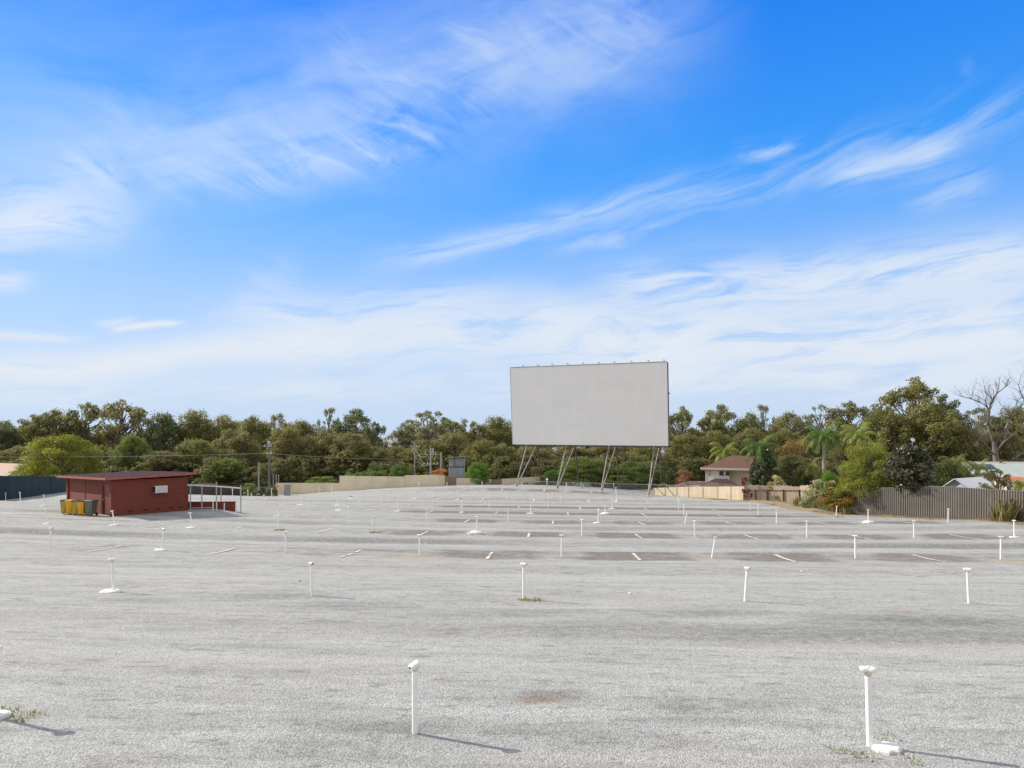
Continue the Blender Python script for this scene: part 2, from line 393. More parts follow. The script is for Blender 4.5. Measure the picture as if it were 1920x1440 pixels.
def paint_marks(X, Y):
    """wear and painted ramp shade of the surface: bared asphalt, coarse dark gravel, sand, rust stains, weeds-soil, dry verge"""
    D = Dof(X, Y); ang = np.arctan2(X - PX0, PY0 - Y)
    asph = np.zeros_like(X); dark = np.zeros_like(X); sand = np.zeros_like(X); tracks = np.zeros_like(X); rust = np.zeros_like(X)
    for r in range(3, 10):
        pl = sorted(rows[r]); s = D - DK[r - 1]
        band = sm(-1.7, -.7, s) * (1 - sm(1.3, 2.0, s))
        for a, b in zip(pl[:-1], pl[1:]):
            a0 = math.atan2(a[0] - PX0, PY0 - a[1]); a1 = math.atan2(b[0] - PX0, PY0 - b[1])
            t = (ang - a0) / (a1 - a0)
            amt = rnd.uniform(.75, 1.0)
            if a[0] < -8: amt *= .5
            asph = np.maximum(asph, amt * band * sm(-.05, .25, t) * (1 - sm(.75, 1.05, t)))
        if r in (6, 7):
            lo = {6: -13, 7: -9}[r]
            asph = np.maximum(asph, band * sm(lo, lo + 6, X) * (1 - sm(22, 27, X)))
        if r == 9:
            asph = np.maximum(asph, .55 * sm(-3, -2, s) * (1 - sm(2.5, 3.2, s)) * sm(-16, -8, X) * (1 - sm(14, 22, X)))
        if r == 8:
            asph *= np.where((s > -3) & (s < 3), .6, 1)
    for r in range(3, 10):
        s = D - DK[r - 1]
        asph = np.maximum(asph, (.30 + .24 * sm(-16, -6, X)) * sm(-1.8, -.4, s) * (1 - sm(1.5, 2.4, s)))
        tracks = np.maximum(tracks, np.exp(-((s - 3.3) / .22) ** 2)); tracks = np.maximum(tracks, np.exp(-((s - 5.0) / .25) ** 2))
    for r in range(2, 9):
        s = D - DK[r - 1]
        dark = np.maximum(dark, {2: .8 * (.25 + .75 * sm(-8, 8, X)), 3: .12, 4: 1., 5: .6}.get(r, .5) * sm(-4.55, -4.2, s) * (1 - sm(-3.6, -2.2, s)) * (1 - .75 * sm(-.05, .6, vnoise(X * .5, Y * .7, r))))  # slope bands: coarse dark gravel with its self-shadow painted in
        # dark line painted for the shaded back lip of each crest
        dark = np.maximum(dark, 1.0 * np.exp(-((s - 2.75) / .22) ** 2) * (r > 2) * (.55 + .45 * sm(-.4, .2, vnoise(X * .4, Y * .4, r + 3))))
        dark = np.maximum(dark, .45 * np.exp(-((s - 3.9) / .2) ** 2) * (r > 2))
    x, y, z = hit(1760, 1165)
    dark = np.maximum(dark, 1.1 * np.exp(-((X - x) / 2.6) ** 2 - ((Y - y) / .9) ** 2))
    for r in (1, 2):
        s = D - DK[r - 1]
        for k in (3.1, 4.7, 5.6): tracks = np.maximum(tracks, np.exp(-((s - k - .5 * vnoise(X * .5, Y * .1, r)) / .3) ** 2))
    for (px, py, w, h, q) in [(1035,1303,.45,.2,1.4),(1415,1321,.26,.17,1.3),(1275,1328,.35,.18,1.1),(1290,1312,.3,.17,.9),(735,1372,1.1,.35,.8),(350,1260,.5,.2,.6),(620,1225,.6,.2,.6),(1090,1392,.5,.22,.7),(1515,1362,.2,.15,1.),(430,1210,.8,.2,.5),(1330,1150,1.6,.5,.8),(520,1120,1.8,.5,.8),(640,1135,2.0,.7,.6),(960,1150,2.5,.6,.5),(620,1395,.9,.35,.5),(1010,1372,1.0,.3,.5),(240,1125,1.2,.3,.7)]:
        x, y, z = hit(px, py); dark = np.maximum(dark, q * np.exp(-((X - x) / w) ** 2 - ((Y - y) / h) ** 2))
    for (r, bx, by, tx, ty, look) in POSTS:
        x, y = on_row(bx, DK[r - 1])
        if look in ('sand', 'weed', 'big'):
            k = .9 if look == 'sand' else .5
            sand = np.maximum(sand, k * np.exp(-((X - x + .1) / 1.3) ** 2 - ((Y - y + .5) / .8) ** 2))
    for (px, py, w, h, q) in [(1012,1311,.42,.10,1.),(1030,1308,.25,.08,.8),(1340,1320,.28,.05,.5),(1300,1392,.42,.08,.45),(1265,1395,.2,.06,.5),(215,1345,.2,.08,.5),(260,1345,.15,.08,.45),(230,1425,.5,.12,.4),(430,1070,.9,.08,.4),(675,1145,.35,.2,.4),(1495,1071,.7,.1,.4),(1702,1148,.25,.1,.5),(1545,1251,.45,.06,.5),(1820,1300,.5,.08,.35),(30,1345,.25,.12,.6),(430,1093,.5,.1,.5),(1100,1103,.7,.12,.3)]:
        x, y, z = hit(px, py); rust = np.maximum(rust, min(1, 1.3 * q) * np.exp(-((X - x) / w) ** 2 - ((Y - y) / (h * 1.8)) ** 2))
    return D, ang, np.clip(asph, 0, 1), np.clip(dark, 0, 1), np.clip(sand, 0, 1), rust, np.clip(tracks, 0, 1)

def verge_mask(X, Y):
    """dry ground along the fences and beyond the lot"""
    # fence line on the right, polyline in plan
    fx = np.interp(Y, [20, 49.5, 57, 64, 70, 77, 83, 96], [42, 36.6, 34.4, 31.2, 30.0, 29.5, 25, 20])
    v = sm(-3.4, -1.6, X - fx + .5 * vnoise(X * 2, Y * 2, 3))
    v = np.maximum(v, sm(99, 101, Y))
    v = np.maximum(v, sm(-76, -80, X) if False else 1 - sm(-82, -76, X))
    return v

def build_ground():
    xs = axis(-66, 48, .42, -9000, 9000, 1.25); ys = axis(3, 100, .19, -250, 14000, 1.25)
    X, Y = np.meshgrid(xs, ys); Z = ground(X.ravel(), Y.ravel()).reshape(X.shape)
    nx, ny = len(xs), len(ys)
    co = np.stack([X, Y, Z], -1).reshape(-1, 3)
    idx = np.arange(nx * ny).reshape(ny, nx)
    q = np.stack([idx[:-1, :-1], idx[:-1, 1:], idx[1:, 1:], idx[1:, :-1]], -1).reshape(-1, 4)
    me = bpy.data.meshes.new('ground')
    me.vertices.add(len(co)); me.vertices.foreach_set('co', co.ravel())
    me.loops.add(q.size); me.loops.foreach_set('vertex_index', q.ravel().astype(np.int32))
    me.polygons.add(len(q)); me.polygons.foreach_set('loop_start', np.arange(0, q.size, 4, dtype=np.int32))
    me.polygons.foreach_set('loop_total', np.full(len(q), 4, np.int32)); me.update(calc_edges=True)
    me.polygons.foreach_set('use_smooth', np.ones(len(q), bool))
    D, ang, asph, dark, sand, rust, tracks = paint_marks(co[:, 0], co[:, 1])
    vg = verge_mask(co[:, 0], co[:, 1])
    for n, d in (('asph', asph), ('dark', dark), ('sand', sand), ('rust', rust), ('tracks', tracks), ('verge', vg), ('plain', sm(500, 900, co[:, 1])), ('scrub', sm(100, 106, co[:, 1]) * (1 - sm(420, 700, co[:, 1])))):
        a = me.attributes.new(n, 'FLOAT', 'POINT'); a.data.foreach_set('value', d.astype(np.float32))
    a = me.attributes.new('rowc', 'FLOAT_VECTOR', 'POINT')
    rc = np.stack([ang * 170, D, np.zeros_like(D)], -1).astype(np.float32); a.data.foreach_set('vector', rc.ravel())
    # material
    m = bpy.data.materials.new('gravel_lot'); t = nt(m); b = t.nodes['Principled BSDF']
    tc = t.nodes.new('ShaderNodeTexCoord'); P = tc.outputs['Object']
    def A(n, o='Fac'):
        k = t.nodes.new('ShaderNodeAttribute'); k.attribute_name = n; return k.outputs[o]
    rowv = A('rowc', 'Vector')
    streak = noise(t, mapping(t, rowv, (.42, 1.9, 1)), 1.0, 6, .65)
    streak2 = noise(t, mapping(t, rowv, (.07, .9, 1)), 1.0, 4, .6, .5)
    blot = noise(t, P, .55, 5, .6); clod = noise(t, P, 5.0, 6, .7); fine = noise(t, P, 32, 3, .8); rake = noise(t, mapping(t, P, (1.1, 3.2, 1), (0, 0, R(28))), 1.3, 5, .65)
    vo = t.nodes.new('ShaderNodeTexVoronoi'); vo.inputs['Scale'].default_value = 52; t.links.new(P, vo.inputs['Vector'])
    sep = t.nodes.new('ShaderNodeSeparateColor'); t.links.new(vo.outputs['Color'], sep.inputs[0])
    pale = (.43, .437, .425); mid = (.35, .356, .345); dk = (.17, .172, .17)
    c = mixc(t, sstep(t, streak, .35, .68), mid, pale)
    c = mixc(t, M(t, 'MULTIPLY', sstep(t, streak2, .45, .7), .5), c, (.395, .365, .34))
    c = mixc(t, M(t, 'MULTIPLY', sstep(t, blot, .5, .7), .4), c, mid)
    c = mixc(t, M(t, 'MULTIPLY', sstep(t, rake, .55, .66), .55), c, dk)
    rake2 = noise(t, mapping(t, P, (1.5, 4.5, 1), (0, 0, R(-22))), 1.1, 6, .7)
    c = mixc(t, M(t, 'MULTIPLY', sstep(t, rake2, .6, .7), .45), c, dk)
    speck = noise(t, mapping(t, rowv, (3.0, 5, 1)), 1.6, 5, .75)
    c = mixc(t, M(t, 'MULTIPLY', sstep(t, speck, .56, .72), .38), c, dk)
    c = mixc(t, M(t, 'MULTIPLY', sstep(t, clod, .55, .74), .5), c, dk)
    long_rake = noise(t, mapping(t, P, (.34, 2.0, 1), (0, 0, R(24))), 1.0, 6, .68)
    c = mixc(t, M(t, 'MULTIPLY', sstep(t, long_rake, .5, .66), .38), c, (.225, .225, .215))
    worn = noise(t, mapping(t, rowv, (.09, .5, 1)), 1.0, 5, .6)
    c = mixc(t, M(t, 'MULTIPLY', sstep(t, worn, .52, .68), .35), c, (.37, .345, .32))
    c = mixc(t, M(t, 'MULTIPLY', M(t, 'MULTIPLY', A('tracks'), sstep(t, streak2, .3, .6)), .55), c, (.47, .46, .44))
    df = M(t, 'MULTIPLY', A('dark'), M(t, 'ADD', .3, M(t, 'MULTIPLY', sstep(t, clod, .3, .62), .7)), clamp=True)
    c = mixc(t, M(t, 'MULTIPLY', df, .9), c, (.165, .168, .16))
    edge = M(t, 'ADD', M(t, 'MULTIPLY', M(t, 'SUBTRACT', noise(t, mapping(t, rowv, (.5, 1.1, 1)), 1.3, 6, .7), .5), 1.2), M(t, 'MULTIPLY', M(t, 'SUBTRACT', noise(t, P, 1.1, 7, .75), .5), 1.1))
    af = sstep(t, M(t, 'ADD', A('asph'), edge), .28, .92)
    c = mixc(t, M(t, 'MULTIPLY', af, .92), c, mixc(t, sstep(t, clod, .35, .65), (.15, .133, .12), (.235, .212, .193)))
    sf = sstep(t, M(t, 'ADD', A('sand'), M(t, 'MULTIPLY', M(t, 'SUBTRACT', noise(t, P, 1.9, 6, .75), .5), 2.0)), .25, .8)
    c = mixc(t, M(t, 'MULTIPLY', sf, .6), c, (.40, .325, .235))
    rf = sstep(t, M(t, 'ADD', A('rust'), M(t, 'MULTIPLY', M(t, 'SUBTRACT', noise(t, P, 9, 5, .75), .5), 1.2)), .15, .75)
    c = mixc(t, M(t, 'MULTIPLY', rf, .62), c, (.25, .165, .115))
    st = sstep(t, sep.outputs[0], 0, 1)
    c = mixc(t, 1.0, c, mixc(t, st, (.74, .74, .74), (1.25, 1.245, 1.24)), 'MULTIPLY')
    c = mixc(t, M(t, 'MULTIPLY', sstep(t, fine, .53, .7), .55), c, (.115, .115, .11))
    # verge
    vf = sstep(t, M(t, 'ADD', A('verge'), M(t, 'MULTIPLY', M(t, 'SUBTRACT', noise(t, P, 1.1, 5, .7), .5), .8)), .35, .65)
    vc = mixc(t, sstep(t, noise(t, P, 2.2, 5, .7), .35, .65), (.27, .215, .15), (.36, .29, .195))
    vc = mixc(t, sstep(t, noise(t, P, .7, 4, .6), .5, .68), vc, (.13, .13, .05))
    vc = mixc(t, A('scrub'), vc, (.055, .055, .03))
    vc = mixc(t, A('plain'), vc, (.33, .33, .31))
    c = mixc(t, vf, c, vc)
    t.links.new(c, b.inputs['Base Color']); b.inputs['Roughness'].default_value = .95; b.inputs['Specular IOR Level'].default_value = .15
    h = M(t, 'ADD', M(t, 'MULTIPLY', vo.outputs['Distance'], -.8), M(t, 'ADD', M(t, 'MULTIPLY', clod, 1.6), M(t, 'MULTIPLY', rake, 2.2)))
    bn = t.nodes.new('ShaderNodeBump'); bn.inputs['Strength'].default_value = .6; bn.inputs['Distance'].default_value = .022
    t.links.new(h, bn.inputs['Height']); t.links.new(bn.outputs[0], b.inputs['Normal'])
    me.materials.append(m)
    return tag(link('ground', me), 'pale grey gravel lot of the drive-in with low curved ramps', kind='structure')
build_ground()

# painted bay lines between posts, lying on the ground
def bay_lines():
    mb = MB(); rr = random.Random(3)
    for r in range(3, 10):
        pl = sorted(rows[r])
        for a, b in zip(pl[:-1], pl[1:]):
            if math.hypot(a[0] - b[0], a[1] - b[1]) > 9.5: continue
            if a[0] < -38 and r > 4: continue
            if rr.random() < (.12 if a[0] < -12 else .06): continue
            mx, my = (a[0] + b[0]) / 2, (a[1] + b[1]) / 2
            d = Vector((PX0 - mx, PY0 - my)).normalized(); n = Vector((d.y, -d.x)); w = .075
            s0 = rr.uniform(-1.5, -1.0); s1 = rr.uniform(.9, 1.25)
            k = 14; prev = None
            for i in range(k + 1):
                s = s0 + (s1 - s0) * i / k
                e = w * (1 + rr.uniform(-.3, .1))
                p = [(mx + d.x * s + n.x * q, my + d.y * s + n.y * q) for q in (-e, e)]
                p = [(x, y, gz(x, y) + .022) for x, y in p]
                if prev and rr.random() > .13: mb.quad(prev[0], prev[1], p[1], p[0])
                prev = p
    o = link('parking_lines', mb.mesh('parking_lines', MAT['paint_line']))
    tag(o, 'worn white painted bay lines on the gravel', kind='structure')
bay_lines()

# ------------------------------------------------------------------ speaker posts
def head_mesh():
    mb = MB()
    # two cradles joined over the pole: a saddle-shaped casting
    prof = [(-.095, .030, .035), (-.088, .042, .05), (-.05, .05, .058), (-.018, .046, .05), (0, .042, .044), (.018, .046, .05), (.05, .05, .058), (.088, .042, .05), (.095, .030, .035)]
    n = 10; vs = []
    for x, hy, hz in prof:
        for k in range(n):
            q = 2 * math.pi * k / n
            cy, sz = math.cos(q), math.sin(q)
            sy = math.copysign(abs(cy) ** .6, cy); ss = math.copysign(abs(sz) ** .6, sz)
            vs.append((x, sy * hy, .03 + ss * hz * .62))
    fs = []
    for i in range(len(prof) - 1):
        for k in range(n): fs.append((i * n + k, i * n + (k + 1) % n, (i + 1) * n + (k + 1) % n, (i + 1) * n + k))
    fs.append(tuple(range(n))); fs.append(tuple(reversed(range((len(prof) - 1) * n, len(prof) * n))))
    mb.add(vs, fs, True)
    mb.box((0, 0, .066), (.02, .07, .006))
    return mb.mesh('head', MAT['post_head'])
def pole_mesh():
    mb = MB(); mb.tube([(0, 0, -.06), (0, 0, .4), (0, 0, .83)], [.0375, .037, .036], 14); return mb.mesh('pole', MAT['post'])
def collar_mesh():
    mb = MB(); mb.lathe([(.0365, -.01), (.041, .0), (.044, .012), (.05, .045)], n=14); return mb.mesh('collar', MAT['rust'])
def slab_mesh(seed, sx, sy, h, m):
    q = random.Random(seed); n = 16; mb = MB()
    rad = [q.uniform(.82, 1.12) for _ in range(n)]
    vs = []
    for (k, z) in ((1.06, -.10), (1.0, h * .7), (.88, h), (.3, h * 1.12)):
        for i in range(n):
            a = 2 * math.pi * i / n
            vs.append((sx * k * rad[i] * math.cos(a), sy * k * rad[i] * math.sin(a), z + q.uniform(-.004, .004)))
    fs = [(j * n + i, j * n + (i + 1) % n, (j + 1) * n + (i + 1) % n, (j + 1) * n + i) for j in range(3) for i in range(n)] + [tuple(range(3 * n, 4 * n))]
    mb.add(vs, fs, False); return mb.mesh('footing', m)
HEAD, POLE, COLLAR = head_mesh(), pole_mesh(), collar_mesh()
SLABS = [slab_mesh(i, .27, .2, .055, MAT['footing']) for i in range(4)]
BIGS = [slab_mesh(20 + i, .36, .3, .17, MAT['footing']) for i in range(2)]
RAW = slab_mesh(30, .42, .36, .13, MAT['footing_raw'])
def plate_mesh():
    mb = MB(); return slab_mesh(77, .17, .14, .05, MAT['footing'])
PLATE = plate_mesh()

ORD = ['first', 'second', 'third', 'fourth', 'fifth', 'sixth', 'seventh', 'eighth', 'ninth', 'tenth', 'eleventh', 'twelfth', 'thirteenth']
ROWN = ['nearest', 'second nearest', 'third nearest', 'fourth nearest', 'fifth nearest', 'fifth farthest', 'third farthest', 'second farthest', 'farthest']
ROWN = ['nearest', 'second', 'third', 'fourth', 'fifth', 'sixth', 'seventh', 'eighth', 'ninth']
counts = {r: 0 for r in range(1, 10)}
tot = {r: len(rows[r]) for r in rows}
weeds = []
proto_post = None
for (r, bx, by, tx, ty, look) in sorted(POSTS, key=lambda p: (p[0], p[1])):
    x, y = on_row(bx, DK[r - 1]); z = gz(x, y)
    h = (by - ty) * y / F
    sc = min(1.12, max(.86, h / .92))
    lean = (tx - bx) / max(by - ty, 8)
    if r > 5: lean *= .7
    leanw = 'left-leaning ' if lean < -.05 else 'right-leaning ' if lean > .05 else 'upright '
    extra = {'foot': ' on whitewashed footing', 'big': ' on thick exposed footing', 'plate': ' beside white slab', 'sand': ' in sandy spoil', 'weed': ' among weeds', '': ''}[look]
    n = counts[r]; counts[r] += 1
    where = 'leftmost' if n == 0 else 'rightmost' if n == tot[r] - 1 else ORD[n] + ' from left'
    lab = f'{leanw}white speaker post{extra}, {where} in {ROWN[r-1]} row from front'
    root = thing('speaker_post', lab, 'speaker post', (x, y, z), 0, 'speaker posts standing in curved rows on the gravel')
    root.rotation_euler = (rnd.uniform(-.03, .03), math.atan(lean), 0)
    k = sc
    p = link('pole', POLE, root); p.scale = (1, 1, k)
    yaw = rnd.uniform(-.8, .8)
    if (r, n) == (1, 1): yaw = .75
    if (r, n) == (1, 2): yaw = -.35
    hd = link('speaker_head', HEAD, root, (0, 0, .85 * k), yaw)
    cl = link('collar', COLLAR, root, (0, 0, .815 * k))
    if (r, n) == (1, 1): hd.rotation_euler = (.3, -.35, yaw)
    if r <= 2 and n % 2: hd.scale = (.75, 1, 1)
    if look == 'foot':
        f = link('footing', SLABS[n % 4], root, (-.06, -.06, 0), rnd.uniform(-.4, .4))
        f.scale = (rnd.uniform(.85, 1.15),) * 2 + (1,)
        if (r, n) == (2, 0): f.scale = (1.05, 1.15, 1.2)
        f.rotation_euler = (0, -math.atan(lean) * .6, f.rotation_euler.z)
    elif look == 'big':
        link('footing', BIGS[n % 2], root, (0, -.05, 0)); link('footing', RAW, root, (-.05, .04, -.03))
    elif look == 'plate':
        link('footing', PLATE, root, (.14, -.12, 0), .15)
    if look in ('weed', 'plate') or (r, n) in ((1, 0), (4, 3)): weeds.append((x, y, z, look, r))

# ------------------------------------------------------------------ leaf-card foliage
def cards(cen, L, W, rng, up=.35, out=None):
    n = len(cen)
    nrm = rng.normal(size=(n, 3)); nrm[:, 2] += up * 2
    if out is not None: nrm += out * .9
    nrm /= np.linalg.norm(nrm, axis=1, keepdims=True) + 1e-9
    r = rng.normal(size=(n, 3)); t = np.cross(nrm, r); t /= np.linalg.norm(t, axis=1, keepdims=True) + 1e-9
    b = np.cross(nrm, t)
    l = (L * rng.uniform(.6, 1.3, n))[:, None]; w = (W * rng.uniform(.6, 1.3, n))[:, None]
    return np.stack([cen - t * l * .5, cen - b * w * .5 + t * l * .05, cen + t * l * .5, cen + b * w * .5 + t * l * .05], 1)

def quads_mesh(name, Q, tone, hue, m):
    n = len(Q)
    me = bpy.data.meshes.new(name)
    me.vertices.add(n * 4); me.vertices.foreach_set('co', Q.reshape(-1).astype(np.float32))
    me.loops.add(n * 4); me.loops.foreach_set('vertex_index', np.arange(n * 4, dtype=np.int32))
    me.polygons.add(n); me.polygons.foreach_set('loop_start', np.arange(0, n * 4, 4, dtype=np.int32)); me.polygons.foreach_set('loop_total', np.full(n, 4, np.int32))
    me.update(calc_edges=True)
    for nm, d in (('tone', tone), ('hue', hue)):
        a = me.attributes.new(nm, 'FLOAT', 'FACE'); a.data.foreach_set('value', np.clip(d, 0, 1).astype(np.float32))
    me.materials.append(m)
    return me

def clump_cloud(cl, per, L, W, rng, flat=.72, up=.35):
    Q = []; T = []; H = []
    for (c, r) in cl:
        k = max(20, int(per * (r ** 2)))
        d = rng.normal(size=(k, 3)); d /= np.linalg.norm(d, axis=1, keepdims=True)
        keep = (d[:, 2] > -.25) | (rng.random(k) < .45); d = d[keep]; k = len(d)
        stray = np.where(rng.random(k) < .26, rng.uniform(1.0, 1.6, k), 1.0)
        rad = stray * r * (.4 + .6 * rng.random(k) ** .5) * (1 + .18 * np.sin(d[:, 0] * 5 + c[0]) * np.cos(d[:, 1] * 6 + c[1]))
        p = np.array(c) + d * rad[:, None] * np.array([1, 1, flat])
        Q.append(cards(p, L, W, rng, up, d)); ct = rng.uniform(.2, .8)
        T.append(np.clip(ct + rng.normal(0, .22, k), 0, 1)); H.append(np.clip(rng.uniform(0, .55) + rng.normal(0, .25, k), 0, 1))
    return np.concatenate(Q), np.concatenate(T), np.concatenate(H)

def wig(p0, p1, n, amp, q, sag=0):
    p0 = Vector(p0); p1 = Vector(p1); out = []
    L = (p1 - p0).length
    for i in range(n + 1):
        t = i / n; p = p0.lerp(p1, t)
        e = math.sin(math.pi * t) * amp * L
        p += Vector((q.uniform(-e, e), q.uniform(-e, e), q.uniform(-e, e) * .5 + sag * L * math.sin(math.pi * t)))
        out.append(p)
    return out

def gum(seed, base=.35, rx=.42, nclump=24, cr=(.07, .13), per=260, L=.40, W=.20, limbs=True, lean=.04, top=1.0, bark='bark', mat='leaf', flat=.72, shape='egg', H=10.0, hollow=.35):
    q = random.Random(seed); rng = np.random.default_rng(seed)
    mb = MB(); cl = []
    zc = (base + top) / 2 * H; rz = (top - base) / 2 * H; R_ = rx * H
    tries = 0
    while len(cl) < nclump and tries < 4000:
        tries += 1
        d = Vector((q.gauss(0, 1), q.gauss(0, 1), q.gauss(0, 1))).normalized()
        rr = hollow + (1 - hollow) * q.random() ** .5
        if shape == 'umb':
            z = base * H + (top - base) * H * (abs(d.z) ** .5) * rr; w = R_ * math.sqrt(max(.02, 1 - (max(0, (z / H - base) / (top - base))) ** 2.2))
            a = q.uniform(0, 6.283); ww = w * q.random() ** .4; c = Vector((ww * math.cos(a), ww * math.sin(a), z))
        elif shape == 'dome':
            d.z = abs(d.z) * 1.0; c = Vector((d.x * R_ * rr, d.y * R_ * rr, base * H + d.z * (top - base) * H * rr))
        else:
            k = 1 - .28 * d.z
            c = Vector((d.x * R_ * rr * k, d.y * R_ * rr * k, zc + d.z * rz * rr))
        r = q.uniform(*cr) * H
        if c.z + r * flat > top * H: c.z = top * H - r * flat
        if all((c - o).length > .46 * (r + s) for o, s in cl): cl.append((c, r))
    # trunk and limbs
    tz = (base + (top - base) * .55) * H
    tr = wig((0, 0, -.3), (lean * H * q.uniform(-1, 1), lean * H * q.uniform(-1, 1), tz), 7, .03, q)
    r0 = .028 * H
    mb.tube(tr, [r0 * (1.25 - .95 * i / 7) for i in range(8)], 8)
    if limbs:
        for c, r in cl:
            hz = math.hypot(c.x, c.y)
            zs = min(max(c.z - .55 * hz - .12 * H, base * .45 * H), tz * .97)
            i = min(6, int((zs + .3) / (tz + .3) * 7)); s = tr[i].lerp(tr[i + 1], ((zs + .3) / (tz + .3) * 7) % 1)
            pts = wig(s, c, 5, .07, q, -.06 if hz > .15 * H else .02)
            mb.tube(pts, [.011 * H * (1 - .8 * j / 5) for j in range(6)], 5)
            for _ in range(3):
                e = c + Vector((q.uniform(-1, 1), q.uniform(-1, 1), q.uniform(-.2, 1))) * r * .75
                mb.tube(wig(pts[4], e, 3, .1, q), [.0035 * H, .003 * H, .0022 * H, .001 * H], 4)
    Q, T, Hh = clump_cloud([((c.x, c.y, c.z), r) for c, r in cl], per, L, W, rng, flat)
    crown = quads_mesh('crown', Q, T, Hh, MAT[mat])
    ext = np.abs(Q[:, :, :2]).reshape(-1, 2).max(); zt = Q[:, :, 2].max()
    w = np.percentile(np.abs(Q[:, 0, 0]), 99.3) * 2
    return dict(trunk=mb.mesh('trunk', MAT[bark]), crown=crown, w=w, h=zt, Q=Q, T=T, Hh=Hh)

PROTO = {
 'open': [gum(100 + i, .32, .40, 62, (.035, .09), 340, L=.34, W=.15, lean=.08, hollow=.4, flat=.72) for i in range(3)],
 'airy': [gum(140 + i, .36, .40, 46, (.03, .075), 340, L=.34, W=.14, lean=.08, hollow=.5, flat=.72) for i in range(2)],
 'dense': [gum(200 + i, .10, .40, 95, (.038, .115), 330, L=.33, W=.16, flat=.98, hollow=.4) for i in range(4)],
 'dry': [gum(240 + i, .08, .42, 95, (.038, .115), 330, L=.33, W=.16, flat=.98, hollow=.4, mat='leaf_brown') for i in range(3)],
 'umb': [gum(300 + i, .44, .50, 64, (.032, .08), 350, L=.36, W=.16, shape='umb', bark='bark_pale', lean=.05, flat=.66) for i in range(2)],
 'bush': [gum(400 + i, .02, .52, 46, (.1, .16), 200, L=.42, W=.24, shape='dome', limbs=False) for i in range(3)],
 'fine': [gum(450 + i, .06, .52, 90, (.09, .15), 330, L=.30, W=.13, shape='dome', hollow=.6) for i in range(2)],
 'gloss': [gum(500 + i, .03, .36, 44, (.09, .14), 170, L=.62, W=.34, mat='leaf_gloss', limbs=False) for i in range(2)],
 'whitefl': [gum(520, .02, .55, 34, (.12, .19), 190, L=.5, W=.34, shape='dome', mat='leaf_white_fl', limbs=False)],
 'orangefl': [gum(530, .02, .50, 40, (.1, .17), 220, L=.45, W=.28, shape='dome', mat='leaf_orange_fl', limbs=False)],
 'redfl': [gum(540, .15, .40, 16, (.05, .10), 140, L=.5, W=.3, mat='leaf_red', limbs=True)],
 'rustfl': [gum(550, .02, .52, 44, (.1, .16), 220, L=.34, W=.14, shape='dome', mat='leaf_rust', limbs=False)],
}
used = {k: 0 for k in PROTO}

def tree(name, cat, label, px, topy, wpx, Y, kind, col, rz=None, group=None, zbase=None, var=None, taper=None):
    P = PROTO[kind]; i = used[kind] if var is None else var; used[kind] += 1
    p = P[i % len(P)]
    X = xat(px, Y); zb = gz(X, Y) if zbase is None else zbase
    zt = zat(topy, Y); hh = zt - zb; ww = wpx * Y / F
    o = thing(name, label, cat, (X, Y, zb), (rnd.uniform(0, 6.28) if rz is None else rz), group)
    sx = ww / p['w']; sz = hh / p['h']
    o.scale = (sx, sx * .95, sz)
    link('trunk' if kind not in ('bush', 'whitefl', 'orangefl', 'rustfl', 'gloss') else 'stem', p['trunk'], o)
    c = link('crown' if kind not in ('bush', 'whitefl', 'orangefl', 'rustfl', 'gloss') else 'foliage', p['crown'], o)
    if name not in ('gum_tree', 'native_tree'): col = tuple(min(.5, q * 1.65) for q in col)
    c.color = (*col, 1)
    return o

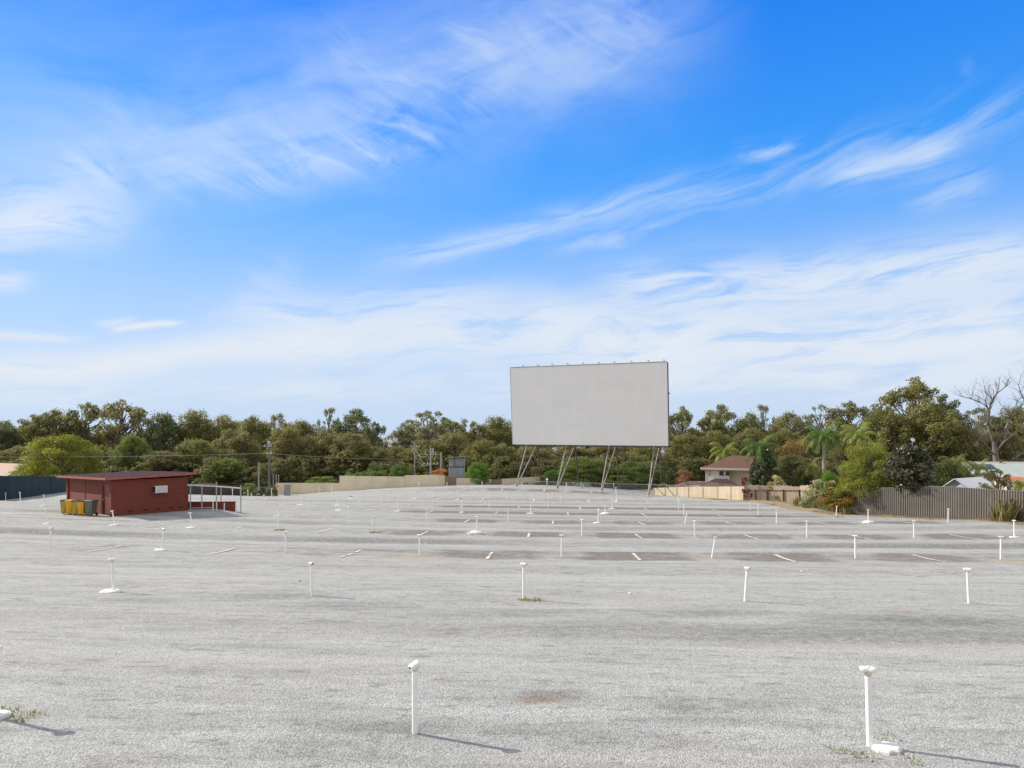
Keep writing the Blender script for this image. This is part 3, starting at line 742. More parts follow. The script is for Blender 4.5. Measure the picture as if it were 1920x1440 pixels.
OL = (.245, .240, .088); OB = (.262, .242, .102); DG = (.175, .195, .085); MG = (.20, .25, .07); BG = (.16, .21, .045); YG = (.21, .22, .04); GR = (.25, .255, .135)
GB = 'gum trees of the skyline behind the lot'
SKY = [
 # px, top y, width, distance, kind, colour, label
 (8,781,80,142,'dense',DG,'dark bushy gum at the left end of the skyline'),
 (58,774,74,146,'open',OL,'olive gum above the blue fence, second along the skyline'),
 (108,763,84,150,'dense',OL,'broad olive gum rising behind the yellow-green round tree'),
 (168,753,92,150,'open',OL,'tall olive gum above the shed roof, broader of the tall pair'),
 (233,745,92,148,'open',OB,'tallest gum of the left wood with open sky-filled crown'),
 (304,765,74,146,'dense',DG,'dark gum straight above the air conditioner wall'),
 (368,763,72,150,'dense',OL,'pointed olive gum above the steel pipe frame'),
 (424,770,84,150,'dense',OB,'brownish rounded gum left of the thick power pole'),
 (478,776,74,147,'dense',OL,'olive gum directly behind the thick power pole'),
 (520,772,60,152,'airy',OB,'thin gum with bare forked limbs right of the power pole'),
 (566,781,80,147,'dense',OB,'low brownish gum over the hedge behind the tan fence'),
 (616,763,54,150,'airy',OL,'small airy crown standing up left of the dark gum'),
 (660,763,84,148,'open',DG,'dark gum with tall lumpy crown left of the skyline gap'),
 (704,789,46,140,'open',DG,'small dark gum shouldering the skyline gap'),
 (762,790,60,150,'airy',GR,'thin grey gum on the right edge of the skyline gap'),
 (806,768,116,152,'umb',GR,'umbrella shaped gum with pale limbs above the tan fence'),
 (872,782,70,150,'umb',OL,'flat topped gum right of the umbrella shaped gum'),
 (930,776,76,150,'dense',OL,'olive gum just left of the cinema screen'),
 (1276,758,62,150,'open',OL,'gum beside the right edge of the screen'),
 (1342,755,92,152,'open',OL,'broad open gum above the cream house roof'),
 (1402,765,66,150,'dense',OL,'olive gum behind the palm over the house'),
 (1432,757,52,156,'airy',GR,'small wispy gum poking above the trees right of house'),
 (1478,768,74,150,'dense',OB,'brownish gum above the orange tinted round tree'),
 (1541,755,72,152,'airy',OL,'gum with sparse top above the trunked palm'),
 (1594,750,74,150,'open',OL,'olive gum above the pale leaning palm'),
 (1642,757,64,150,'dense',OL,'gum at the left foot of the tallest tree'),
 (1708,702,116,128,'open',OL,'tallest gum of all with stacked clumps, right of screen'),
 (1776,735,76,130,'open',DG,'dark gum joined to the tallest gum'),
 (1838,762,84,152,'umb',GR,'spreading gum behind the bare dead tree'),
 (1900,757,80,150,'dense',OL,'gum at the right end of the skyline'),
]
for (px, ty, w, Y, k, c, lab) in SKY:
    tree('gum_tree', 'gum tree', lab, px, ty, w * 1.12, Y, k, c, group=GB)
GM = 'lower trees in front of the skyline gums'
MID = [
 (34,838,92,124,'dense',OL,'squat olive tree behind the blue fence'),
 (184,838,66,122,'dense',OL,'olive tree between round yellow-green tree and shed roof'),
 (248,815,72,120,'dense',MG,'light green small tree above the shed roof'),
 (304,848,96,118,'dry',OB,'wide brown-olive tree behind the right of the shed roof'),
 (366,826,92,122,'dense',OL,'olive tree above the right end of the shed'),
 (424,861,74,112,'dense',MG,'small rounded green tree beyond the steel pipe frame'),
 (440,806,96,126,'dry',OB,'brown-olive tree above the small rounded green tree'),
 (540,799,98,124,'dry',OB,'golden-brown tree right of the thick power pole'),
 (602,812,96,124,'dense',OB,'brownish tree over the low section of tan fence'),
 (657,812,104,122,'dry',OB,'golden tinted tree below the dark lumpy gum'),
 (706,838,64,120,'dense',OL,'olive tree under the skyline gap, left side'),
 (748,840,70,128,'dry',OB,'brown thinning tree under the skyline gap, right side'),
 (800,826,92,126,'dense',OL,'olive tree behind the double-armed power pole'),
 (852,812,94,128,'dry',OB,'brownish tree above the grey clad hut'),
 (908,826,92,122,'dry',OL,'olive-gold tree above the bright green bush'),
 (946,832,64,124,'dense',OL,'olive tree touching the lower left screen corner'),
 (1002,836,86,128,'dense',OB,'tree seen through the left pair of screen legs'),
 (1068,832,92,130,'dry',OB,'tree behind the second pair of screen legs'),
 (1132,830,92,130,'dense',OB,'tree behind the third pair of screen legs'),
 (1204,834,96,128,'dense',OL,'tree behind the rightmost pair of screen legs'),
 (1284,814,78,126,'dry',OL,'bulky tree right of the lower screen corner'),
 (1342,806,88,128,'dense',OL,'bulky dark olive tree behind the cream house'),
 (1412,802,92,130,'dry',OB,'dull brown tree behind the house palms'),
 (1474,806,92,130,'dry',OB,'brown tree behind the orange tinted round tree'),
 (1604,798,88,128,'dry',OB,'brown-olive tree behind the yellow-green shrub'),
 (1662,768,116,124,'dense',OL,'wide olive tree below the tallest gum, left side'),
 (1744,756,136,122,'dense',OL,'wide olive tree below the tallest gum, right side'),
 (1806,802,88,120,'dry',OB,'brown-olive tree left of the dead tree'),
 (1878,812,100,128,'dense',OB,'dim tree behind the dead tree trunk'),
]
for (px, ty, w, Y, k, c, lab) in MID:
    tree('native_tree', 'tree', lab, px, ty - 6, w * 1.0, Y, k, c, group=GM)

# single plants
tree('pepper_tree', 'tree', 'round yellow-green tree behind the blue fence', 115, 810, 150, 104, 'fine', (.155, .165, .022), var=0)
tree('bush', 'bush', 'bright green feathery bush hanging over the tan fence', 897, 862, 50, 99.6, 'fine', (.105, .17, .03), var=1, zbase=zat(911, 99.6))
tree('bush', 'bush', 'rust-orange dried bush behind the tan fence', 826, 877, 42, 101, 'rustfl', (.33, .14, .06))
tree('bush', 'bush', 'wide green hedge above the low section of tan fence', 606, 892, 80, 103, 'bush', (.12, .155, .04))
tree('bush', 'bush', 'dark leafy creeper spilling over the tall tan fence', 703, 869, 62, 99, 'bush', (.085, .12, .035), zbase=-4)
tree('bush', 'bush', 'soft green bush right of the dark creeper, behind tan fence', 750, 870, 52, 102, 'fine', (.075, .13, .032), var=0)
tree('bush', 'bush', 'low green creeper trailing left of dark creeper on tan fence', 662, 884, 46, 100, 'bush', (.11, .15, .04))
tree('bush', 'bush', 'yellow-green shrub beside the steel pipe frame', 467, 905, 34, 92, 'bush', (.13, .15, .045))
tree('bush', 'bush', 'dark low shrub left of the sandstone block', 509, 908, 24, 92, 'bush', (.07, .10, .035))
tree('bush', 'bush', 'small dull shrub between yellow-green shrub and dark shrub', 492, 911, 20, 93, 'bush', (.10, .11, .05))
tree('bush', 'bush', 'big dark green bush behind the chain-link, left half', 1098, 853, 128, 108, 'fine', (.105, .135, .034), var=1)
tree('bush', 'bush', 'big dark green bush behind the chain-link, right half', 1192, 862, 130, 107, 'fine', (.092, .125, .034), var=0)
tree('bush', 'bush', 'small light green bush in front of the big dark bushes', 1160, 890, 72, 102, 'bush', (.09, .11, .035))
tree('bush', 'bush', 'green bush left of the teal ute below the screen', 1036, 880, 44, 104, 'fine', (.07, .12, .03), var=0)
tree('bush', 'bush', 'pinkish dry bush left of the cream house', 1282, 878, 40, 104, 'rustfl', (.22, .12, .075))
tree('bush', 'bush', 'yellow leafy bush at the chain-link end', 1250, 905, 40, 96, 'bush', (.15, .13, .04))
tree('garden_tree', 'tree', 'orange tinted round tree behind the timber fence', 1490, 818, 88, 92, 'rustfl', (.18, .125, .045))
tree('garden_tree', 'tree', 'olive bushy tree in front of the orange tinted tree', 1484, 848, 76, 88, 'dense', (.09, .095, .036), var=2)
tree('garden_tree', 'tree', 'dark glossy tree right of the cream house', 1432, 836, 52, 85, 'gloss', (.042, .055, .024), var=0)
tree('garden_tree', 'tree', 'yellow-green bushy tree leaning over the grey fence', 1626, 820, 102, 63.9, 'fine', (.155, .17, .03), var=1, zbase=zat(932, 63.9))
tree('garden_tree', 'tree', 'dark glossy magnolia hanging over the grey fence', 1704, 826, 96, 59.4, 'gloss', (.052, .052, .034), var=1, zbase=zat(934, 59.4))
tree('bush', 'bush', 'dim leafy shrub right of the magnolia', 1768, 858, 74, 72, 'bush', (.075, .085, .028))
tree('bush', 'bush', 'golden leafed shrub beside the white roofed shed', 1812, 864, 70, 76, 'bush', (.11, .11, .03))
tree('bush', 'bush', 'brownish sparse shrub in front of the pale green roof', 1866, 878, 62, 59, 'open', (.11, .10, .04), var=1)
tree('bush', 'bush', 'bright lime plant at the right end of the grey fence', 1902, 899, 56, 54, 'bush', (.16, .20, .03))
tree('creeper', 'creeper', 'cream flowered creeper over the timber fence', 1533, 897, 62, 72, 'whitefl', (.12, .145, .045), zbase=-3.5)
tree('creeper', 'creeper', 'cream flowered creeper beside the orange flowered creeper', 1566, 899, 44, 71, 'whitefl', (.13, .15, .05), zbase=-3.2)
tree('creeper', 'creeper', 'orange flowered creeper where timber and grey fences meet', 1582, 893, 74, 65.5, 'orangefl', (.10, .13, .025), zbase=zat(948, 65.5))
tree('bush', 'bush', 'bright green broad-leafed plant behind the cream creeper', 1556, 881, 44, 77, 'bush', (.10, .19, .03))
tree('bush', 'bush', 'pale yellow variegated shrub above the timber fence', 1456, 889, 46, 79.5, 'whitefl', (.20, .18, .06), zbase=-3.4)
tree('bush', 'bush', 'dark red bougainvillea over the end of the cream fence', 1399, 892, 20, 79.8, 'redfl', (.12, .010, .014), zbase=-4.4)
tree('bush', 'bush', 'dim green undergrowth bush behind the variegated shrub', 1500, 880, 60, 84, 'bush', (.075, .09, .03))
tree('bush', 'bush', 'dim green undergrowth bush below the leaning palm', 1594, 870, 60, 80, 'bush', (.06, .08, .027))

# far wood and undergrowth as one mass
def woodland():
    q = random.Random(91); Qs = []; Ts = []; Hs = []
    def put(px, ty, w, Y, kind):
        p = q.choice(PROTO[kind]); X = xat(px, Y); zb = gz(X, Y); hh = zat(ty, Y) - zb
        sx = w * Y / F / p['w']; sz = hh / p['h']; a = q.uniform(0, 6.28)
        sel = np.random.default_rng(q.randrange(9999)).random(len(p['Q'])) < .28
        Q = p['Q'][sel].copy(); cen = Q.mean(1, keepdims=True); Q = cen + (Q - cen) * 1.6
        Rm = np.array([[math.cos(a), -math.sin(a), 0], [math.sin(a), math.cos(a), 0], [0, 0, 1]])
        Q = (Q @ Rm.T) * np.array([sx, sx, sz]) + np.array([X, Y, zb])
        Qs.append(Q); Ts.append(p['T'][sel]); Hs.append(p['Hh'][sel])
    for px in range(-260, 2200, 52):
        if 712 < px < 752: continue
        put(px + q.uniform(-8, 8), q.uniform(788, 802), 86, q.uniform(168, 190), 'dense')
    for px in range(-250, 2200, 44):
        put(px + q.uniform(-8, 8), q.uniform(846, 866), 74, q.uniform(112, 122), 'bush')
    for px in list(range(-420, -20, 60)) + list(range(1960, 2400, 60)):
        put(px, q.uniform(765, 790), 92, q.uniform(140, 155), 'dense')
    for px in (722, 738): put(px, 838, 60, 150, 'dense')
    me = quads_mesh('woodland', np.concatenate(Qs), np.concatenate(Ts), np.concatenate(Hs), MAT['leaf'])
    o = link('woodland', me); o.color = (.18, .175, .075, 1)
    tag(o, 'mass of darker woodland filling in behind the separate trees', 'woodland', kind='stuff')
woodland()

# ------------------------------------------------------------------ palms
def palm(label, px, topy, Y, trunk_top_py, wpx, col, n=20, seed=0, droop=1.0, trunk_r=.16, lean=0.0):
    q = random.Random(seed); X = xat(px, Y); zb = gz(X, Y)
    o = thing('palm_tree', label, 'palm', (X, Y, zb), 0, 'palms in the gardens behind the fences')
    zt = zat(trunk_top_py, Y) - zb; L = wpx * Y / F * .62; up = zat(topy, Y) - zb - zt
    mb = MB(); pts = [Vector((lean * (i / 8) ** 1.5, 0, -.2 + (zt + .2) * i / 8)) for i in range(9)]
    mb.tube(pts, [trunk_r * (1.15 - .3 * i / 8) for i in range(9)], 10)
    part('trunk', mb, MAT['bark_pale'], o)
    Q = []; T = []; H = []
    rng = np.random.default_rng(seed)
    for k in range(n):
        a = 2 * math.pi * (k * .382) + q.uniform(-.2, .2); f_ = k / n
        e = R(86) - R(88) * f_ ** .8 * droop
        l = L * q.uniform(.9, 1.15) * (1.1 - .2 * f_); ns = 20
        p = pts[-1].copy(); d = Vector((math.cos(a) * math.cos(e), math.sin(a) * math.cos(e), math.sin(e))); st = l / ns
        prev = p; hor = Vector((math.cos(a), math.sin(a), 0))
        for s in range(ns):
            d = (d + hor * .035 + Vector((0, 0, -.012 - .016 * s * (.6 + f_) * droop))).normalized(); p = p + d * st
            side = hor.cross(Vector((0, 0, 1))).normalized(); ll = l * .27 * math.sin(math.pi * min(1, (s + 2) / (ns + 2.5))) ** .7
            for sg in (-1, 1):
                for hlf in (0, .5):
                    b = prev.lerp(p, hlf); tip = b + side * sg * ll * q.uniform(.5, .85) + d * ll * q.uniform(.4, .7) + Vector((0, 0, -ll * q.uniform(.45, .85)))
                    w = d * max(.018, st * .17)
                    mid = b.lerp(tip, .5) + Vector((0, 0, ll * .12))
                    Q.append([b - w, b + w, mid + w, mid - w]); Q.append([mid - w, mid + w, tip + w * .2, tip - w * .2])
                    tt = q.uniform(.15, .9); hh_ = q.uniform(0, .45) + .5 * f_; T += [tt, tt]; H += [hh_, hh_]
            Q.append([prev - side * .03, prev + side * .03, p + side * .02, p - side * .02]); T.append(.7); H.append(.2)
            prev = p
    me = quads_mesh('fronds', np.array([[tuple(v) for v in r] for r in Q]), np.array(T), np.array(H), MAT['palm'])
    f = link('fronds', me, o); f.color = (*[q * 1.6 for q in col], 1)
    return o
palm('tall palm with thick pale trunk behind the timber fence', 1545, 786, 88, 826, 74, (.085, .135, .03), 22, 1, .9, .22)
palm('leaning palm with upright pale fronds behind yellow-green tree', 1600, 776, 84, 822, 60, (.15, .19, .045), 16, 2, .75, .12, .6)
palm('dark green palm rising over the cream house roof', 1426, 812, 86, 846, 72, (.08, .125, .03), 22, 3, .95, .12)
palm('yellowish palm behind the left half of the house roof', 1360, 818, 104, 852, 58, (.15, .17, .035), 18, 4, .9, .15)
palm('small yellow palm clump by the trunked palm', 1517, 864, 84, 882, 52, (.14, .15, .035), 14, 5, .9, .12)
palm('short golden palm beside the magnolia', 1722, 876, 66, 890, 34, (.16, .16, .03), 12, 6, .9, .09)
palm('leafy green palm above the white roofed shed', 1790, 856, 74, 876, 62, (.10, .115, .028), 18, 7, .9, .12)
palm('thin palm left of the pale green roof', 1836, 858, 74, 880, 40, (.13, .15, .05), 12, 8, .8, .08)

# ------------------------------------------------------------------ bare dead tree
def dead_tree():
    Y = 106; X = xat(1876, Y); zb = gz(X, Y); q = random.Random(17)
    o = thing('dead_tree', 'bare dead grey tree with forked limbs at the right edge', 'tree', (X, Y, zb))
    tr = MB(); br = MB()
    S = Y / F
    def pp(px, py, dy=0): return Vector((xat(px, Y) - X, dy, zat(py, Y) - zb))
    tr.tube([pp(1872, 915), pp(1870, 880), pp(1868, 850, .2), pp(1866, 828, .3)], [.62, .5, .38, .26], 12)
    def grow(p, d, l, r, dep):
        n = 5; pts = [p]; dd = d.normalized()
        for i in range(n):
            dd = (dd + Vector((q.uniform(-.28, .28), q.uniform(-.28, .28), q.uniform(-.1, .22)))).normalized(); pts.append(pts[-1] + dd * l / n)
        br.tube(pts, [r * (1 - .6 * i / n) for i in range(n + 1)], 6 if r > .06 else 4)
        if dep > 0:
            for i in (2, 3, 4, 5):
                if q.random() < .85:
                    s = Vector((q.uniform(-1, 1), q.uniform(-.8, .8), q.uniform(-.1, .8)))
                    grow(pts[i], dd * .5 + s, l * q.uniform(.4, .62), r * .42, dep - 1)
    def limb(pix, r):
        pts = [pp(a, b, c) for a, b, c in pix]
        br.tube(pts, [r * (1 - .65 * i / (len(pts) - 1)) for i in range(len(pts))], 8)
        for i in range(1, len(pts)):
            for _ in range(3):
                s = (pts[i] - pts[i - 1]).normalized() * .6 + Vector((q.uniform(-1, 1), q.uniform(-.7, .7), q.uniform(-.1, .9)))
                grow(pts[i], s, q.uniform(1.2, 2.4), r * .28, 2)
    limb([(1866, 830, .3), (1856, 800, .3), (1853, 775, 0), (1857, 762, 0), (1862, 750, 0), (1870, 738, .2), (1884, 728, .3)], .22)
    limb([(1855, 778, 0), (1848, 762, -.2), (1835, 755, -.3), (1820, 748, -.2), (1806, 744, 0)], .13)
    limb([(1853, 768, 0), (1850, 752, .3), (1853, 740, .3), (1848, 726, .2)], .09)
    limb([(1870, 830, .2), (1880, 808, -.4), (1886, 792, -.5), (1893, 775, -.6), (1905, 768, -.6), (1922, 764, -.5)], .17)
    limb([(1905, 768, -.6), (1916, 750, -.5), (1911, 736, -.3), (1908, 722, -.2)], .11)
    limb([(1868, 850, .2), (1885, 830, .5), (1905, 815, .6), (1925, 802, .6)], .15)
    limb([(1868, 856, .2), (1850, 838, -.3), (1838, 822, -.4), (1828, 805, -.4)], .13)
    limb([(1870, 880, 0), (1890, 866, -.5), (1908, 852, -.6), (1924, 842, -.6)], .11)
    part('trunk', tr, MAT['bark_dead'], o); part('branches', br, MAT['bark_dead'], o)
dead_tree()

# ------------------------------------------------------------------ cinema screen
def screen():
    Yl, Yr = 98.0, 90.2
    BL = Vector(at(962, 833, Yl)); BR = Vector(at(1253, 836, Yr))
    u = (BR - BL); u.z = 0; w = u.length; u.normalize()
    nrm = Vector((u.y, -u.x, 0))     # towards the viewer
    if nrm.y > 0: nrm = -nrm
    o = thing('cinema_screen', 'large white outdoor cinema screen leaning forward on slanted steel legs', 'cinema screen', (BL.x, BL.y, 0), math.atan2(u.y, u.x))
    def loc(a, d, z): return Vector((a, -d, z))    # local: along, forward, up
    zb0 = BL.z; zb1 = BR.z; zt0 = zat(690, Yl - 1); zt1 = zat(679, Yr - 1)
    lean = 1.05; th = .16
    mb = MB()
    nx, ny = 1, 1
    f = [loc(0, 0, zb0), loc(w, 0, zb1), loc(w, lean, zt1), loc(0, lean, zt0)]
    bk = [v + Vector((0, th, 0)) for v in f]
    mb.add(f + bk, [(0, 1, 2, 3), (7, 6, 5, 4), (0, 4, 5, 1), (1, 5, 6, 2), (2, 6, 7, 3), (3, 7, 4, 0)])
    m = bpy.data.materials.new('screen_sheeting'); t = nt(m); b = t.nodes['Principled BSDF']
    tc = t.nodes.new('ShaderNodeTexCoord'); P = tc.outputs['Object']
    br = t.nodes.new('ShaderNodeTexBrick'); t.links.new(mapping(t, P, (1, 1, 1), (R(90), 0, 0)), br.inputs['Vector'])
    br.offset = 0; br.inputs['Scale'].default_value = 1; br.inputs['Brick Width'].default_value = 1.22; br.inputs['Row Height'].default_value = 2.6; br.inputs['Mortar Size'].default_value = .018
    br.inputs['Color1'].default_value = (.875, .865, .845, 1); br.inputs['Color2'].default_value = (.85, .84, .825, 1); br.inputs['Mortar'].default_value = (.82, .81, .79, 1)
    st = noise(t, mapping(t, P, (3.2, 3, .12)), 1, 6, .65)
    c = mixc(t, M(t, 'MULTIPLY', sstep(t, st, .5, .78), .35), br.outputs['Color'], (.77, .755, .735))
    c = mixc(t, M(t, 'MULTIPLY', sstep(t, noise(t, P, .35, 5, .6), .5, .75), .4), c, (.76, .75, .73))
    t.links.new(c, b.inputs['Base Color']); b.inputs['Roughness'].default_value = .75
    part('screen_face', mb, m, o)
    fr = MB()
    def bar(p, q, r): fr.tube([p, q], r, 6)
    off = Vector((0, .10, 0))
    bar(f[3] + Vector((0, 0, .07)), f[2] + Vector((0, 0, .07)), .07); bar(f[0] + off - Vector((0.08, 0, 0)), f[3] + off - Vector((.08, 0, 0)), .06)
    part('edge_trim', fr, MAT['galv'], o)
    et = MB(); et.tube([f[1] + off + Vector((.08, 0, 0)), f[2] + off + Vector((.08, 0, 0))], .07, 6); et.box(f[1].lerp(f[2], .63) + Vector((.2, .1, 0)), (.2, .15, .15))
    part('edge_trim', et, MAT['steel_dark'], o)
    for px in (982, 1010, 1037, 1065, 1094, 1123, 1152, 1184, 1215, 1244):
        k = (px - 957) / (1249 - 957); k = k / (k + (1 - k) * (Yr / Yl)) if True else k
        p = f[3].lerp(f[2], min(.99, k)); bm_ = MB()
        bm_.box(p + Vector((0, -.25, .22)), (.08, .6, .05)); bm_.box(p + Vector((0, -.4, .25)), (.2, .16, .10))
        part('top_bracket', bm_, MAT['galv'], o)
    # rear frame
    bz = lambda a: zb0 + (zb1 - zb0) * a / w
    rb = MB(); rb.tube([loc(.6, -4.6, bz(0) - .1), loc(w - .2, -4.6, bz(w) - .1)], .16, 6); rb.tube([loc(.3, -.35, bz(0) - .12), loc(w - .2, -.35, bz(w) - .12)], .12, 6)
    part('bottom_beam', rb, MAT['steel_dark'], o)
    bt = MB()
    for k in range(9):
        a = .8 + (w - 1.4) * k / 8
        bt.tube([loc(a, -4.6, bz(a) - .1), loc(a, -.4, bz(a) + 5.5)], .07, 5); bt.tube([loc(a, -4.6, bz(a) - .1), loc(a, -.35, bz(a) - .12)], .06, 5)
    part('rear_brace', bt, MAT['steel_dark'], o)
    Rz = Matrix.Rotation(-math.atan2(u.y, u.x), 3, 'Z')
    for (tp, bp, bpy_) in ((987, 963, 918), (1061, 1041, 919), (1141, 1121, 923), (1226, 1208, 928)):
        # along the bottom edge
        k = (tp - 962) / (1253 - 962); k = k * Yl / (k * Yl + (1 - k) * Yr) if False else k / (k + (1 - k) * (Yr / Yl))
        a = k * w; topf = loc(a, -.30, bz(a) - .05)
        wp = BL + u * a + nrm * 4.6
        g = gz(wp.x, wp.y, False) - .5
        foot = loc(a, 4.6, g)
        for nm, q, r_, mm in (('front_leg', topf, .09, 'leg'), ('raking_leg', loc(a, -4.55, bz(a) - .1), .08, 'leg')):
            lb = MB(); lb.tube([foot, q], r_, 8); part('leg', lb, MAT[mm], o)
        rear = BL + u * a - nrm * 6.6
        lb = MB(); lb.tube([loc(a, -6.9, gz(rear.x, rear.y, False) - .5), loc(a, -4.55, bz(a) - .1)], .11, 8); part('leg', lb, MAT['steel_dark'], o)
        pb = MB(); pb.box(foot + Vector((0, 0, .3)), (.5, .5, .5)); part('leg_base', pb, MAT['footing_raw'], o)
screen()

# ------------------------------------------------------------------ brick shed
def shed():
    al = R(50); Cx, Cy = xat(209.6, 47.5), 47.5; z0 = CZ - 151.8 * 47.5 / F
    o = thing('brick_shed', 'low red painted brick shed with flat maroon roof', 'shed', (Cx, Cy, z0), al)
    L1, L2, H, t_ = 5.25, 8.8, 2.40, .2     # local x = right face, local y = left face
    hb = -.25
    wl = MB(); wl.box((L1 / 2, t_ / 2, (H + hb) / 2), (L1, t_, H - hb)); wl.box((L1 / 2, L2 - t_ / 2, (H + hb) / 2), (L1, t_, H - hb))
    wl.box((L1 - t_ / 2, L2 / 2, (H + hb) / 2), (t_, L2 - 2 * t_, H - hb))
    # left wall with a door opening
    d0, d1, dh = .26, 1.62, 2.05
    wl.box((t_ / 2, (t_ + d0) / 2, (H + hb) / 2), (t_, d0 - t_, H - hb)); wl.box((t_ / 2, (d1 + L2 - t_) / 2, (H + hb) / 2), (t_, L2 - t_ - d1, H - hb)); wl.box((t_ / 2, (d0 + d1) / 2, (dh + H) / 2), (t_, d1 - d0, H - dh))
    part('brick_wall', wl, MAT['brick'], o, uv=True)
    pi = MB(); pi.box((-.01, .10, (H + hb) / 2), (.12, .24, H - hb)); pi.box((-.03, L2 - .45, (H + hb) / 2), (.14, .2, H - hb)); part('pilaster', pi, MAT['brick'], o, uv=True)
    bd = MB(); bd.box((-.012, 1.8, (H) / 2), (.03, .1, H)); bd.box((-.012, 4.9, H / 2), (.03, .06, H)); part('cover_strip', bd, MAT['red_paint'], o)
    dr = MB(); dr.box((.08, (d0 + d1) / 2, dh / 2 - .02), (.045, d1 - d0 - .09, dh - .06)); door = part('door', dr, pm('door_paint', (.155, .045, .04), .55, .12, 1.5), o)
    df = MB(); df.box((.03, d0 + .02, dh / 2), (.10, .045, dh)); df.box((.03, d1 - .02, dh / 2), (.10, .045, dh)); df.box((.03, (d0 + d1) / 2, dh - .02), (.098, d1 - d0 - .09, .045)); part('door_frame', df, MAT['red_paint'], door)
    hn = MB(); hn.lathe([(.02, 0), (.035, .02), (.035, .05), (.015, .06)], (0, 0, 0)); h = part('door_handle', hn, MAT['galv'], door); h.location = (.05, d1 - .16, 1.02); h.rotation_euler = (0, R(-90), 0)
    # roof: thin sheet falling slightly to the back left
    e = .48; rz = lambda x, y: H + .05 + .012 * y * 0 - .020 * y + .018 * x
    x0, x1, y0, y1 = -e, L1 + e, -e * .6, L2 + e
    rf = MB(); cs = [(x0, y0), (x1, y0), (x1, y1), (x0, y1)]
    top = [(x, y, rz(x, y) + .15) for x, y in cs]; bot = [(x, y, rz(x, y) + .0) for x, y in cs]
    rf.add(top + bot, [(0, 1, 2, 3), (7, 6, 5, 4)])
    n = 26
    for k in range(1, n):
        y = y0 + (y1 - y0) * k / n
        rf.box(((x0 + x1) / 2, y, rz((x0 + x1) / 2, y) + .158), (x1 - x0 - .1, .04, .02), 0, Matrix.Rotation(-.018, 3, 'Y'))
    roof = part('roof', rf, MAT['shed_roof'], o)
    fa = MB(); k = .028
    def plank(p, q):
        p = Vector(p); q = Vector(q); d = (q - p); d.z = 0; nn = Vector((d.y, -d.x, 0)).normalized() * k
        vs = []
        for s in (p, q):
            zt = rz(s.x, s.y) + .165; zb = rz(s.x, s.y) + .01
            vs += [Vector((s.x, s.y, zb)) + nn, Vector((s.x, s.y, zt)) + nn, Vector((s.x, s.y, zt)) - nn * .0, Vector((s.x, s.y, zb)) - nn * .0]
        fa.add(vs, [(0, 4, 5, 1), (1, 5, 6, 2), (2, 6, 7, 3), (3, 7, 4, 0), (0, 1, 2, 3), (7, 6, 5, 4)])
    plank((x0, y1, 0), (x0, y0, 0)); plank((x0, y0, 0), (x1, y0, 0)); plank((x1, y0, 0), (x1, y1, 0)); plank((x1, y1, 0), (x0, y1, 0))
    part('fascia', fa, MAT['fascia'], roof)
    # window air conditioner on the right face
    ac = MB(); ac.box((3.17, -.14, 1.63), (.86, .42, .50)); a = part('air_conditioner', ac, MAT['ac_white'], o, .02)
    g = MB(); g.box((2.73, -.16, 1.63), (.012, .30, .40)); part('grille', g, MAT['dark'], a)
    g = MB()
    for k in range(7): g.box((3.17, -.353, 1.47 + k * .053), (.70, .012, .012))
    g.box((3.3, -.354, 1.63), (.02, .014, .40)); part('front_louvre', g, pm('ac_front', (.5, .5, .49), .5, .05, 4), a)
    br = MB(); br.box((2.85, -.12, 1.35), (.04, .36, .04)); br.box((3.48, -.12, 1.35), (.04, .36, .04)); part('bracket', br, MAT['galv'], a)
    vt = MB()
    for x in (1.2, 2.2, 3.1, 4.0, 4.7): vt.box((x, -.012, .22), (.24, .03, .10))
    part('air_brick', vt, MAT['dark'], o)
    return o
shed()

# wheelie bins
def bin_meshes():
    b = MB(); vs = []
    for (hx, hy, z) in ((.19, .22, .10), (.20, .235, .12), (.265, .30, .92), (.28, .32, .93), (.28, .32, .96)):
        vs += [(-hx, -hy, z), (hx, -hy, z), (hx, hy, z), (-hx, hy, z)]
    fs = [(i * 4 + k, i * 4 + (k + 1) % 4, (i + 1) * 4 + (k + 1) % 4, (i + 1) * 4 + k) for i in range(4) for k in range(4)] + [(3, 2, 1, 0), (16, 17, 18, 19)]
    b.add(vs, fs); b.box((0, -.275, .45), (.16, .03, .5)); b.tube([(-.22, .36, .93), (.22, .36, .93)], .018, 8)
    l = MB(); vs = []
    for (hx, y0, y1, z) in ((.295, -.345, .34, .963), (.295, -.345, .34, .985), (.27, -.31, .33, 1.02), (.2, -.2, .26, 1.045)):
        vs += [(-hx, y0, z), (hx, y0, z), (hx, y1, z), (-hx, y1, z)]
    l.add(vs, [(i * 4 + k, i * 4 + (k + 1) % 4, (i + 1) * 4 + (k + 1) % 4, (i + 1) * 4 + k) for i in range(3) for k in range(4)] + [(3, 2, 1, 0), (12, 13, 14, 15)])
    w = MB()
    w.tube([(-.03, 0, 0), (.03, 0, 0)], .1, 14)
    return b, l, w
bb, bl, bw = bin_meshes()
